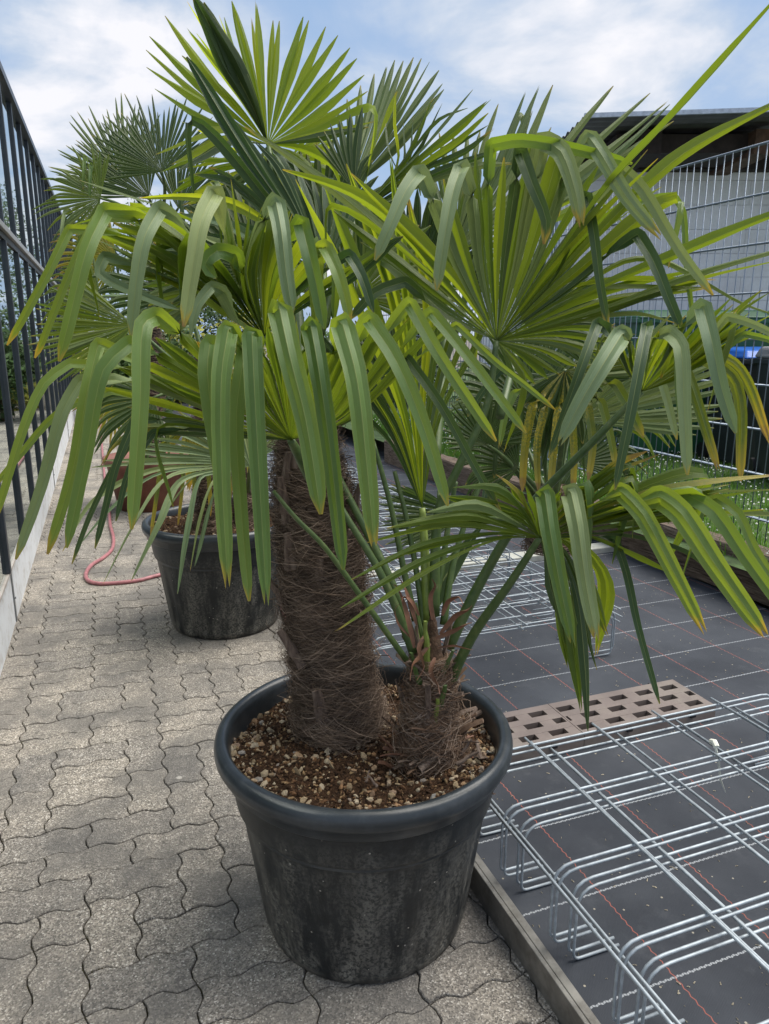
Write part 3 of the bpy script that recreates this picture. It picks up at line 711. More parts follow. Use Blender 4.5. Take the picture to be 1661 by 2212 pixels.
def frond(palm, tf, hub, leaves, petiole=None, mat=None, under=True, flip=True, fill=1, wpx=40, s_fuse=.5, label=None, pr=.011, pmat=None, maxgap=.42, fillmat=None, closed=False, joined=False, fuselen=None):
    mat = mat or M_leaf
    hp_ = at(tf[0]+tf[2]*hub[0], tf[1]+tf[2]*hub[1], hub[2]); H = (hp_, hub[2])
    if petiole:
        pp = [hp_] + [at(*q) for q in petiole]; q = catmull(pp, 5); m = MB(); n = len(q)
        m.tube(q, [pr*(.62 + .75*i/n) for i in range(n)], 8)
    else:
        m = MB(); m.tube([hp_, hp_ + Vector((0, .05, -.03))], pr*.7, 6)
    fr = m.build('frond', pmat or M_pet, palm, smooth=True)
    if label: fr['label'] = label
    items = []
    for lf in leaves:
        spec, kw = (lf, {}) if isinstance(lf, str) else (lf[0], lf[1])
        P, fl = parse(spec, tf, H); items.append((P, fl, kw))
    def ang(P):
        v = P[1]-P[0]; return math.atan2(v.dot(upv), v.dot(rt))
    A = sorted(range(len(items)), key=lambda i: ang(items[i][0])); angs = [ang(items[i][0]) for i in A]
    # rotate so that the widest gap is the opening of the fan
    gaps = [((angs[(k+1) % len(A)] - angs[k]) % (2*math.pi), k) for k in range(len(A))]
    gk = max(gaps)[1] if len(A) > 1 else 0
    A = A[gk+1:] + A[:gk+1]; items = [items[i] for i in A]
    D = [(P[1]-P[0]).normalized() for P, _, _ in items]
    # fill leaflets
    full = []
    for i, it in enumerate(items):
        full.append((it[0], it[1], it[2], False))
        if i < len(items)-1:
            a = D[i].angle(D[i+1])
            nf = fill if a > .09 else 0
            if a > .30: nf += 1
            if a > .5: nf += 1
            def outer(it_):
                P_, fl_, _k = it_
                for q in range(1, len(P_)):
                    if fl_[q]: return P_[q]
                return P_[0] + (P_[-1]-P_[0])
            for q in range(nf):
                t = (q+1)/(nf+1); p1 = items[i][0][1].lerp(items[i+1][0][1], t); e_ = outer(items[i]).lerp(outer(items[i+1]), t)
                l1 = ((items[i][0][1]-hp_).length*(1-t) + (items[i+1][0][1]-hp_).length*t); le = ((outer(items[i])-hp_).length*(1-t) + (outer(items[i+1])-hp_).length*t)
                p1 = hp_ + (p1-hp_).normalized()*l1; e_ = hp_ + (e_-hp_).normalized()*min(le*LR.uniform(.86, 1.02), .50)
                back = fw*.012*(q % 2+.5)
                P_ = [hp_, p1+back, e_+back*2]
                fl_ = [False]*3
                if LR.random() < .18:
                    P_.append(e_ + Vector((LR.uniform(-.03,.03), LR.uniform(-.02,.06), -LR.uniform(.08,.22)))+back*2); fl_.append(False)
                full.append((P_, fl_, {'fillm': 1}, True))
    D = [(P[1]-P[0]).normalized() for P, _, _, _ in full]; n = len(full)
    JV, JF, JU = [], [], []
    for i, (P, fl, kw, isf) in enumerate(full):
        a, b = D[max(i-1, 0)], D[min(i+1, n-1)]
        W0 = (b-a); 
        if n == 1 or W0.length < 1e-3: W0 = rt.copy()
        gap = min(maxgap, (b-a).length/(2 if 0 < i < n-1 else 1)) if n > 1 else .3
        T = D[i]; W0 = (W0 - T*W0.dot(T)).normalized(); N_ = T.cross(W0); V_ = (CAMP-P[0]).normalized()
        if (N_.dot(V_) > 0) == under: W0 = -W0
        if kw.get('face'): W0 = V_.cross(T).normalized()*(-1 if under else 1); gap = .3
        path = smooth_path(P, fl); s_f = None
        if any(fl):
            k = fl.index(True); s_f = sum((P[j+1]-P[j]).length for j in range(k))
        w = kw.get('w', wpx)*.93*tf[2]*((P[-1]-CAMP).dot(fw) if not isf else hub[2])/1600
        mt = kw.get('m', (fillmat or mat) if isf else mat)
        if not isf and 'm' not in kw and mat is M_leaf:
            mt = (M_leaf, M_leaf, M_leaf, M_leaf_grey)[LR.randrange(4)]
        args = (path, W0, w, gap, mt, under, kw.get('flip', flip), s_f, kw.get('duo'), kw.get('sf', s_fuse), kw.get('tw', 0))
        if joined:
            v_, f_, u_ = leaflet(None, *args); b0 = len(JV); JV += v_; JF += [tuple(b0+x for x in q) for q in f_]; JU += u_
        else: leaflet(fr, *args)
    if joined: mesh_obj('leaflets', JV, JF, mat, fr, uvs=JU)['kind'] = 'stuff'
    return fr
def auto_leaves(n, a0, a1, r, seed, tf=1, dz=0, droop=0, rvar=.12, foldp=0, tilt=0):
    """regular fan: angles in degrees (picture plane), r in px; returns leaf specs around hub (0,0)"""
    q = random.Random(seed); out = []
    for i in range(n):
        th = R(a0+(a1-a0)*i/(n-1) + q.uniform(-1.2, 1.2)); mid = abs(i/(n-1)-.5)*2
        rr = r*(1 - .22*mid**2)*q.uniform(1-rvar, 1+rvar*.4)
        c, s = math.cos(th), -math.sin(th); g = droop*r*q.uniform(.6, 1.3)*abs(c)**.6
        z = tilt*s
        p = [(.5*rr*c, .5*rr*s, dz*.5+z*.5), (.8*rr*c, .8*rr*s+g*.18, dz*.8+z*.8), (rr*c, rr*s+g, dz+z)]
        if q.random() < foldp:
            p = [p[0], (.74*rr*c, .74*rr*s, dz*.8+z*.8, 'f'), (.80*rr*c, .74*rr*s+.5*r*.55, dz-.02+z), (.82*rr*c, .74*rr*s+.55*r, dz+z)]
        out.append(p)
    return out
def frond_auto(palm, hub, n, a0, a1, r, seed, mat=None, wpx=14, **kw):
    akw = {k: kw.pop(k) for k in ('dz','droop','rvar','foldp','tilt') if k in kw}
    L_ = auto_leaves(n, a0, a1, r, seed, **akw); specs = []
    for p in L_:
        specs.append(' '.join('%.1f,%.1f,%.3f%s' % (hub[0]+q[0], hub[1]+q[1], q[2], 'f' if len(q) > 3 else '') for q in p))
    kw.setdefault('fill', 0)
    return frond(palm, (0, 0, 1), hub, specs, mat=mat, wpx=wpx, **kw)
# ------------------------------------------------------------------ pots
def make_pot(loc, s, label, ribs=True):
    o = empty('plant_pot', loc); tag(o, label, 'pot', 'large black plastic plant pots'); o.scale = (s, s, s)
    n = 200
    prof = [(.0,.012),(.245,.012),(.250,.0),(.258,.004),(.266,.03),(.2665,.033),(.272,.06),(.283,.14),(.297,.24),(.311,.34),(.3145,.3655),(.3245,.372),(.3265,.38),(.334,.43),(.3375,.4585)]
    def rib(th, i, z):
        if not (4 < i < 10): return 0
        k = math.sin(th*10+.4)
        return -.016*max(0, min(1, abs(k)*3.0-1.9))*(1 if .05 < z < .34 else .3)
    m = MB(); m.lathe(prof, n, rib=rib); b_ = m.build('body', M_pot, o, smooth=True)
    m = MB(); rim = [(.3375,.459),(.3485,.4595),(.3515,.463),(.3560,.485),(.3665,.492),(.3715,.503),(.3725,.515),(.3690,.5290),(.3600,.5375),(.3495,.539),(.3405,.533),(.3350,.52),(.3320,.50),(.3230,.40),(.3180,.36)]
    def wob(th, i, z): return .0012*math.sin(5*th+1)+.0008*math.sin(9*th)
    m.lathe(rim, n, rib=wob); r_ = m.build('rim', M_rim, o, smooth=True)
    return o
M_rim = mat_simple('smooth_black_plastic', (.022, .027, .031), .33, nsc=7, var=.2, dirt=(.055, .062, .068), dsc=11, bstr=.06)
def soil(pot, z, r, seed, npeb=2200):
    V, F = [], []; q = random.Random(seed); nr, nt = 40, 120
    for i in range(nr+1):
        for k in range(nt):
            rr = r*i/nr; th = 2*math.pi*k/nt; x, y = rr*math.cos(th), rr*math.sin(th)
            n_ = mnoise.noise(Vector((x*18, y*18, seed)))*.012 + mnoise.noise(Vector((x*60, y*60, seed)))*.006 + mnoise.noise(Vector((x*5, y*5, 3)))*.02
            V.append((x, y, z + n_ + q.uniform(-.0015, .0015)))
    for i in range(nr):
        for k in range(nt): k2 = (k+1) % nt; F.append((i*nt+k, (i+1)*nt+k, (i+1)*nt+k2, i*nt+k2))
    t = NT('potting_soil_%d' % seed); P = t.pos(); n = t.noise(P, 120, 6, .7); n2 = t.noise(P, 18, 4)
    c = t.ramp(n, [(.32, (.014, .008, .005)), (.52, (.060, .032, .018)), (.66, (.13, .072, .040)), (.78, (.24, .165, .10))])
    mm = t.done(t.bsdf(c, .95, spec=.15, bump=t.ma('ADD', n, n2), bstr=1.0, bdist=.012))
    s_ = mesh_obj('potting_soil', V, F, mm, pot, smooth=False); s_['kind'] = 'stuff'
    # stones and crumbs
    bmi = bmesh.new(); bmesh.ops.create_icosphere(bmi, subdivisions=1, radius=1); iv = [v.co.copy() for v in bmi.verts]; iff = [tuple(v.index for v in f.verts) for f in bmi.faces]; bmi.free()
    for nm, cnt, smin, smax, mat in (('pumice_stones', npeb, .0014, .0115, M_stone), ('soil_crumbs', int(npeb*3.2), .0015, .0075, M_crumb)):
        V, F = [], []
        for _ in range(cnt):
            a = q.uniform(0, 6.283); rr = r*math.sqrt(q.random())
            if nm == 'pumice_stones' and q.random() < .35: rr = r*q.uniform(.8, .99)
            x, y = rr*math.cos(a), rr*math.sin(a); sz = smin + (smax-smin)*q.random()**4.0
            n_ = mnoise.noise(Vector((x*18, y*18, seed)))*.012 + mnoise.noise(Vector((x*5, y*5, 3)))*.02
            M_ = Matrix.Translation((x, y, z+n_+sz*.25)) @ Matrix.Rotation(q.uniform(0, 6.28), 4, Vector((q.uniform(-1,1), q.uniform(-1,1), q.uniform(-1,1)+.01)).normalized()) @ Matrix.Diagonal((sz*q.uniform(.8,1.6), sz*q.uniform(.6,1), sz*q.uniform(.5,.85), 1))
            b0 = len(V); V += [M_ @ (v*q.uniform(.70, 1.2)) for v in iv]; F += [tuple(b0+k for k in f) for f in iff]
        oo = mesh_obj(nm, V, F, mat, pot); oo['kind'] = 'stuff'
def mat_stone(name, cols, rough=.9):
    t = NT(name); g = t.n('NewGeometry'); ri = g.outputs['Random Per Island']; n = t.noise(t.pos(), 200, 4, .7)
    c = t.mix(1, t.ramp(ri, cols), t.ramp(n, [(.3, .65), (.7, 1.15)]), 'MULTIPLY')
    return t.done(t.bsdf(c, rough, spec=.2, bump=n, bstr=.5, bdist=.002))
M_stone = mat_stone('pumice', [(0, (.20, .14, .085)), (.3, (.36, .27, .165)), (.6, (.47, .39, .28)), (.85, (.30, .165, .08)), (1, (.28, .27, .25))])
M_crumb = mat_stone('soil_crumb', [(0, (.016, .010, .006)), (.45, (.075, .040, .022)), (.8, (.17, .09, .045)), (1, (.34, .23, .12))])
P1 = (.545, 1.605, .001); P2 = (.51, 3.793, .001)
pot1 = make_pot(P1, 1.0, 'big black plastic pot in the foreground holding the two nearest palms'); pot1.rotation_euler = (0,0,R(20))
pot2 = make_pot(P2, 1.06, 'dusty black plastic pot farther back on the path, behind the hairy trunk')
soil(pot1, .478, .335, 5); soil(pot2, .50, .335, 9, 700)
# ------------------------------------------------------------------ trunks
def fibre_sheet(centres, count, ln, rad, seed, flat=.55, loose=.012, zb=None, top=1.0):
    """thin curling strands wound round a trunk given by (centre, radius) rings"""
    q = random.Random(seed); V, F = [], []; m = len(centres)
    for _ in range(count):
        t = q.random()*(m-1)*top; a = q.uniform(0, 2*math.pi); dirn = q.choice((-1, 1)); up_ = q.gauss(0, flat); L = ln*q.uniform(.4, 1.5); n = 5; pts = []
        lift = abs(q.gauss(0, loose)); cur = q.uniform(-.5, .5)
        for k in range(n):
            s = k/(n-1); i = max(0, min(m-2, int(t))); f = t-i; c = centres[i][0].lerp(centres[i+1][0], f); r_ = centres[i][1]*(1-f)+centres[i+1][1]*f
            rr = r_ + .002 + lift*math.sin(s*math.pi*q.uniform(.8,1.1)) + (lift*.9*s if q.random() < .5 else 0)
            pts.append(c + Vector((math.cos(a)*rr, math.sin(a)*rr, 0)) + Vector((0,0,q.gauss(0,.001))))
            a += dirn*L/(n-1)/max(r_, .02); t += (up_+cur*s)*L/(n-1)/max((centres[min(i+1,m-1)][0]-centres[i][0]).length, .01); t = max(0, min((m-1.001)*min(1, top+.08), t))
        w = rad*(q.uniform(.6, 1.3) if q.random() > .06 else 2.2); b0 = len(V)
        for k in range(n):
            T = (pts[min(k+1,n-1)]-pts[max(k-1,0)]); T = T.normalized() if T.length > 1e-6 else Vector((0,0,1)); A_ = T.orthogonal().normalized(); B_ = T.cross(A_)
            ww = w*(1-.6*k/(n-1))
            for j in range(3): th = 2.094*j; V.append(pts[k] + (A_*math.cos(th)+B_*math.sin(th))*ww)
        for k in range(n-1):
            for j in range(3): j2 = (j+1) % 3; F.append((b0+k*3+j, b0+k*3+j2, b0+k*3+3+j2, b0+k*3+3+j))
    return V, F
def trunk(palm, rings, nf, ln, seed, mat=M_fibre, loose=.012, rad=.0008, core=M_core, n=40, flat=.4, top=1.0):
    V, F = [], []; m = len(rings); q = random.Random(seed)
    R2 = []
    for i in range(m-1):
        for k in range(6):
            t = k/6; R2.append((rings[i][0].lerp(rings[i+1][0], t), rings[i][1]*(1-t)+rings[i+1][1]*t))
    R2.append(rings[-1])
    for i, (c, r_) in enumerate(R2):
        saw = r_*.16*(((i*.21+seed*.3) % 1.0) - .4)
        for k in range(n):
            th = 2*math.pi*k/n; d = mnoise.noise(Vector((math.cos(th)*3, math.sin(th)*3, i*.5+seed)))*.012*r_/.1
            V.append(c + Vector((math.cos(th), math.sin(th), 0))*(r_ - .004 + saw + d))
    for i in range(len(R2)-1):
        for k in range(n): k2 = (k+1) % n; F.append((i*n+k, i*n+k2, (i+1)*n+k2, (i+1)*n+k))
    F.append(tuple((len(R2)-1)*n+k for k in range(n)))
    tr_ = mesh_obj('trunk', V, F, core, palm, smooth=True)
    for sh, mt, ds in ((.68, mat, 0), (.32, M_fibre_l, 1)):
        v, f = fibre_sheet([(c, r_*(1+.16*(((i*.21+seed*.3) % 1.0)-.4)) + .001) for i, (c, r_) in enumerate(R2)], int(nf*sh), ln, rad, seed+ds, flat, loose, None, top)
        o = mesh_obj('fibre', v, f, mt, tr_); o['kind'] = 'stuff'
    return tr_, R2
def boot(parent, p, d, L, w, th=.006, bend=.0, mat=None, face=None):
    """old cut leaf base: flat tapering strip with thickness"""
    p = Vector(p); d = Vector(d).normalized(); face = Vector(face) if face else (CAMP-p)
    f = (face - d*face.dot(d)).normalized(); s = d.cross(f); V, F = [], []; n = 6
    for i in range(n+1):
        t = i/n; c = p + d*(L*t) + f*(bend*t*t) + s*LR.uniform(-.0015,.0015); ww = w*(1-.45*t)*LR.uniform(.9, 1.08); tt = th*(1-.4*t)
        V += [c - s*ww/2, c - s*ww*.2 + f*tt, c + s*ww*.25 + f*tt*1.1, c + s*ww/2, c - f*tt*.5]
    for i in range(n):
        for k in range(5): k2 = (k+1) % 5; F.append((i*5+k, i*5+k2, (i+1)*5+k2, (i+1)*5+k))
    F += [tuple(range(5))[::-1], tuple(n*5+k for k in range(5))]
    return mesh_obj('leaf_base', V, F, mat or M_boot, parent)
def gp(px, py, z):                        # point at height z under a reading
    r_ = fw*1600 + rt*(px-830.5) + upv*(1106-py); t = (z-CH)/r_.z; return CAMP + r_*t
big = empty('fan_palm', gp(735, 1570, .48)); tag(big, 'tall fan palm with a thick hairy brown trunk in the foreground pot', 'palm')
small = empty('fan_palm', gp(935, 1640, .48)); tag(small, 'smaller fan palm with slim green leaf stalks, right half of the foreground pot', 'palm')
bt, st = gp(735, 1570, .48), gp(932, 1630, .48)
def rel(o): 
    for c in list(o.children): pass
dB = (bt-CAMP).dot(fw); dS = (st-CAMP).dot(fw)
def ring(px, py, hw, d): return (at(px, py, d), hw*.84*d/1600)
big_rings = [(at(738, 1590, dB+.01)+Vector((0,0,-.02)), 86*dB/1600), ring(735, 1550, 96, dB), ring(722, 1470, 86, dB-.015), ring(712, 1400, 86, dB-.03), ring(704, 1320, 86, dB-.05), ring(697, 1240, 88, dB-.07), ring(690, 1160, 92, dB-.09), ring(680, 1090, 82, dB-.10), ring(670, 1020, 68, dB-.12), ring(662, 950, 56, dB-.13), ring(658, 870, 50, dB-.13), ring(655, 780, 40, dB-.12)]
tb, RB = trunk(big, big_rings, 19000, .13, 11, loose=.014, flat=.55)
for px, py, dx, dy, L, w in ((622,1130,-.12,1,.12,.03),(690,1262,.05,1,.07,.03),(632,1230,-.1,1,.10,.035),(700,1560,-.2,1,.10,.04),(655,1440,-.55,1,.12,.03),(618,1060,.1,1,.10,.028),(660,1195,.15,1,.06,.025),(760,1330,.35,.8,.05,.02),(745,1180,.3,.9,.05,.02),(612,1300,-.5,.9,.09,.022),(768,1100,.15,1,.07,.02),(640,1010,0,1,.09,.03)):
    i = min(range(len(RB)), key=lambda k: abs(1106 - (RB[k][0]-CAMP).dot(upv)/((RB[k][0]-CAMP).dot(fw))*1600 - py))
    d = (RB[i][0]-CAMP).dot(fw) - math.sqrt(max(0, RB[i][1]**2 - ((px-830.5)/1600*1.75 - (RB[i][0]-CAMP).dot(rt))**2))*.95
    boot(tb, at(px, py, d-.020), rt*dx + Vector((0,0,1))*dy - fw*.10, L, w, .007, .01)
small_rings = [(at(938, 1680, dS+.0)+Vector((0,0,-.02)), 84*dS/1600), ring(935, 1645, 76, dS), ring(930, 1590, 60, dS-.01), ring(928, 1530, 50, dS-.02), ring(930, 1460, 42, dS-.04), ring(932, 1400, 30, dS-.05), ring(934, 1350, 16, dS-.06), ring(934, 1310, 6, dS-.07)]
M_core2 = mat_simple('reddish_trunk_core', (.075, .042, .024), .95, nsc=60, var=.5, bstr=.8, bdist=.01)
M_fib2 = mat_simple('reddish_fibre', (.15, .09, .055), .8, nsc=14, var=.4)
ts, RS = trunk(small, small_rings, 4200, .08, 17, mat=M_fib2, loose=.012, rad=.0009, core=M_core2, flat=.9, top=.60)
q = random.Random(4)
for k in range(58):
    i = q.randrange(0, 26); c, r_ = RS[min(i, len(RS)-1)]; a = q.uniform(0, 6.28); v = Vector((math.cos(a), math.sin(a), 0))
    boot(ts, c + v*r_*.9, Vector((0,0,1)) + v*q.uniform(.3, 1.3) + Vector((q.uniform(-.4,.4), q.uniform(-.4,.4), 0)), q.uniform(.04, .09), q.uniform(.012, .026), .004, q.uniform(-.01, .03), face=v, mat=q.choice((M_boot, M_boot, M_fib2)))
def ribbon(parent, pts, w, mat, name='dry_bract'):
    P = catmull(pts, 4); V, F, n = [], [], len(P)
    for i in range(n):
        T = (P[min(i+1,n-1)]-P[max(i-1,0)]).normalized(); s = T.cross((CAMP-P[i]).normalized()).normalized(); a = i*.35; B = T.cross(s); s = s*math.cos(a*.5)+B*math.sin(a*.5); nn = T.cross(s)
        ww = w*.75*math.sin(math.pi*min(.92, .12+i/n*.9)); V += [P[i]-s*ww/2, P[i]+nn*ww*.18, P[i]+s*ww/2]
    for i in range(n-1):
        for k in range(2): F.append((i*3+k, i*3+k+1, i*3+k+4, i*3+k+3))
    return mesh_obj(name, V, F, mat, parent, smooth=True)
for pts, w in (([(895,1400),(880,1330),(862,1275),(850,1262)],.022),([(900,1350),(885,1300),(870,1260),(855,1240)],.018),([(950,1370),(985,1330),(1010,1318),(1020,1308)],.022),([(930,1390),(905,1420),(890,1440),(886,1470)],.018),
               ([(945,1400),(980,1395),(1010,1402),(1022,1404)],.010),([(940,1420),(930,1450),(945,1480),(950,1500)],.02),([(955,1330),(968,1300),(990,1290),(1000,1305)],.02),([(940,1380),(975,1365),(1005,1350),(1020,1345)],.02),
               ([(935,1340),(930,1290),(940,1265),(932,1250)],.02),([(905,1330),(890,1300),(872,1290),(868,1300)],.016),([(890,1380),(862,1350),(853,1320),(862,1305)],.010),([(920,1370),(905,1400),(915,1440),(900,1470)],.02)):
    ribbon(ts, [at(x, y, dS-.10-.02*i) for i, (x, y) in enumerate(pts)], w, M_bract)
for k in range(22):
    c, r_ = RS[q.randrange(16, 34)]; a = k*2.4; v = Vector((math.cos(a), math.sin(a), 0))
    boot(ts, c + v*r_*.9 - Vector((0,0,.03)), Vector((0,0,1)) + v*q.uniform(.15, .45), q.uniform(.08, .15), q.uniform(.014, .022), .006, .0, face=v, mat=q.choice((M_pet, M_pet_y, M_boot)))
for k in range(46):
    c, r_ = RS[q.randrange(0, 12)]; a = q.uniform(0, 6.28); v = Vector((math.cos(a), math.sin(a), 0))
    boot(ts, c + v*r_*.95, Vector((0,0,1))*q.uniform(.2,1) + v*q.uniform(.5, 1.2) + Vector((q.uniform(-.7,.7), q.uniform(-.7,.7), 0)), q.uniform(.035, .10), q.uniform(.006, .020), .004, q.uniform(-.02, .03), face=v, mat=q.choice((M_boot, M_bract, M_core2)))
# litter lying on the soil of the first pot
for px, py, dx, dy, L, w in ((985,1650,.5,-.1,.06,.012),(1040,1640,.1,.5,.05,.014),(1020,1545,.8,-.15,.06,.018),(1005,1560,.6,.3,.05,.014),(905,1660,.7,.1,.06,.02),(790,1690,.4,.6,.03,.007),(700,1600,.3,.2,.03,.005),(815,1700,-.2,.4,.03,.008),(1000,1595,.2,.9,.06,.012)):
    o = boot(None, gp(px, py, .50), Vector((dx, dy, .25)), L, w, .003, .004, face=(0, -.5, 1)); o.name = 'dry_leaf_piece'
    o.parent = pot1; o.matrix_parent_inverse = (Matrix.Translation(P1) @ Matrix.Rotation(R(20), 4, 'Z')).inverted()
# ------------------------------------------------------------------ fronds of the two near palms
T1 = (0, 0, .5006); T2 = (810, 0, .5124); T3 = (0, 648, .5006); T4 = (810, 648, .5124); TG = (1242, 648, .2523); TD = (0, 0, 1)
g = {'m': M_leaf_grey}; dk = {'m': M_leaf_dark}; yg = {'m': M_leaf_young}; yl = {'m': M_leaf_yel}; so_ = {'m': M_leaf_spot}
def w(n, d=None, **k): r_ = dict(d or {}); r_['w'] = n; r_.update(k); return r_
frond(big, T3, (1255, 605, 1.60), [
 ('900,470,-.10 560,300,-.20 300,272,-.25f 190,360,-.27 100,560,-.27 0,880,-.24 -30,960,-.22', w(44)),
 ('900,480,-.10 560,350,-.18 345,345,-.22f 270,480,-.24 180,800,-.22 68,1120,-.20', w(56)),
 ('950,430,-.10 650,290,-.20 425,185,-.25f 375,400,-.27 310,750,-.26 205,1098,-.24', w(60)),
 ('960,410,-.10 700,250,-.20 560,183,-.26f 445,300,-.30 375,650,-.29 288,1070,-.27', w(72)),
 ('990,370,-.10 800,170,-.20 680,65,-.26f 618,110,-.30 605,450,-.32 568,990,-.30', w(84)),
 ('1090,400,-.08 990,240,-.16 905,178,-.20f 893,320,-.22 930,600,-.22 990,1000,-.2 ', w(82)),
 ('1120,400,-.10 1050,220,-.18 985,122,-.24f 955,330,-.27 955,700,-.27 980,1200,-.26', w(92)),
 ('1160,400,-.08 1100,250,-.15 1060,190,-.18f 1020,500,-.2 1040,900,-.2 1075,1300,-.2', w(72)),
 ('1190,400,-.10 1140,240,-.18 1086,140,-.24f 1098,400,-.27 1120,800,-.27 1148,1275,-.26', w(90)),
 ('1230,360,-.12 1215,170,-.20 1205,30,-.26f 1250,240,-.31 1320,520,-.31 1385,925,-.30', w(116)),
 ('1290,400,-.12 1320,240,-.18 1340,105,-.24f 1375,300,-.28 1425,650,-.28 1482,1165,-.26', w(92)),
 ('1350,430,-.12 1430,240,-.20 1475,96,-.26f 1540,350,-.30 1580,700,-.30 1612,1040,-.28', w(112)),
 ('1400,470,-.10 1510,240,-.18 1590,76,-.24f 1715,270,-.28 1830,550,-.28 1932,889,-.26', w(78)),
 ('1450,490,-.10 1620,200,-.18 1765,8,-.22f 1890,230,-.26 2020,430,-.26 2141,610,-.24', w(62)),
 ('1480,500,-.08 1700,250,-.14 1858,48,-.18f 2018,244,-.22 2160,430,-.22 2270,575,-.20', w(56)),
 ('1500,520,-.06 1750,300,-.10 1968,104,-.14f 2130,260,-.17 2270,370,-.18 2397,475,-.17', w(34)),
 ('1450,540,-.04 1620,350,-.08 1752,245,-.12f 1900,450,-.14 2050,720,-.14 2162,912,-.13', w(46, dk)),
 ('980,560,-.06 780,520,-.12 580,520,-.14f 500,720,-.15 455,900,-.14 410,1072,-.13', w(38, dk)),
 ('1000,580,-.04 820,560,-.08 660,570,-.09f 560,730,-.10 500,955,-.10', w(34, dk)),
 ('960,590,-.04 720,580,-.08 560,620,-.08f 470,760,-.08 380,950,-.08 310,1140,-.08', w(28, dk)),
 ('980,540,-.04 700,440,-.1 480,390,-.14f 260,480,-.16 60,700,-.16 -40,820,-.15', w(36)),
 ], petiole=[(655, 1000, 1.66), (690, 1060, 1.72)], wpx=84, fill=1, s_fuse=.62, pr=.014, label='nearest frond whose leaflets fold over and hang down in front of the trunk')
frond(big, T1, (1140, 1450, 1.66), [
 ('800,1180,-.08 500,1010,-.16 300,985,-.20f 205,1180,-.22 95,1380,-.22 30,1490,-.2', w(42)),
 ('820,1120,-.10 620,960,-.16 420,935,-.20f 300,1180,-.24 180,1480,-.22 150,1545,-.2', w(40)),
 ('850,1080,-.10 640,930,-.16 455,905,-.22f 375,1080,-.27 300,1380,-.27 255,1560,-.26', w(74)),
 ('860,1040,-.04 820,950,-.06 600,905,-.08 310,972,-.10', w(44)),
 ('880,1080,-.02 760,920,-.04 600,860,-.06 345,778,-.08', w(40, g)),
 ('880,1090,-.10 760,940,-.16 690,897,-.20f 625,1020,-.24 590,1200,-.24 565,1450,-.22', w(72, g)),
 ('1000,1140,-.10 960,960,-.18 930,822,-.22f 868,950,-.27 840,1100,-.28 792,1410,-.27', w(84, g)),
 ('1060,1180,-.10 1100,1010,-.16 1190,867,-.22f 1215,1000,-.27 1235,1180,-.27 1262,1350,-.26', w(86, g)),
 ('1180,1200,-.10 1240,1060,-.16 1298,952,-.20f 1335,1100,-.24 1365,1230,-.24 1400,1420,-.23', w(78)),
 ('1230,1260,-.08 1330,1130,-.14 1400,1058,-.18f 1450,1160,-.21 1485,1270,-.21 1512,1395,-.20', w(66)),
 ('1260,1290,-.06 1400,1170,-.12 1505,1096,-.16f 1560,1190,-.18 1612,1350,-.17', w(54, dk)),
 ('1060,1300,-.06 1040,1180,-.10 1020,1100,-.14f 940,1082,-.18 885,1140,-.19 935,1200,-.17', w(76)),
 ('900,1280,-.04 640,1160,-.08 450,1103,-.12f 430,1180,-.13 590,1265,-.14 770,1335,-.14', w(50, g)),
 ('1020,1380,-.08 970,1270,-.12 915,1232,-.15f 850,1320,-.17 822,1450,-.17', w(50, g)),
 ('1300,1330,-.03 1520,1200,-.06 1690,1050,-.08 1740,1020,-.08', w(80, dk)),
 ('800,1240,-.02 600,1180,-.02 430,1110,0', w(50)), ('760,1180,-.02 560,1070,-.02 430,985,0', w(50)), ('900,1130,0 700,960,.02 560,900,.03',w(50)),
 ('1060,1200,.02 1000,1020,.04 960,860,.05', w(60)), ('1120,1200,.02 1130,1000,.04 1135,900,.05', w(60)),
 ], petiole=[(610, 800, 1.70), (655, 900, 1.74)], wpx=70, fill=1, s_fuse=.66, label='second frond with grey green leaflets folded over above the nearest one')
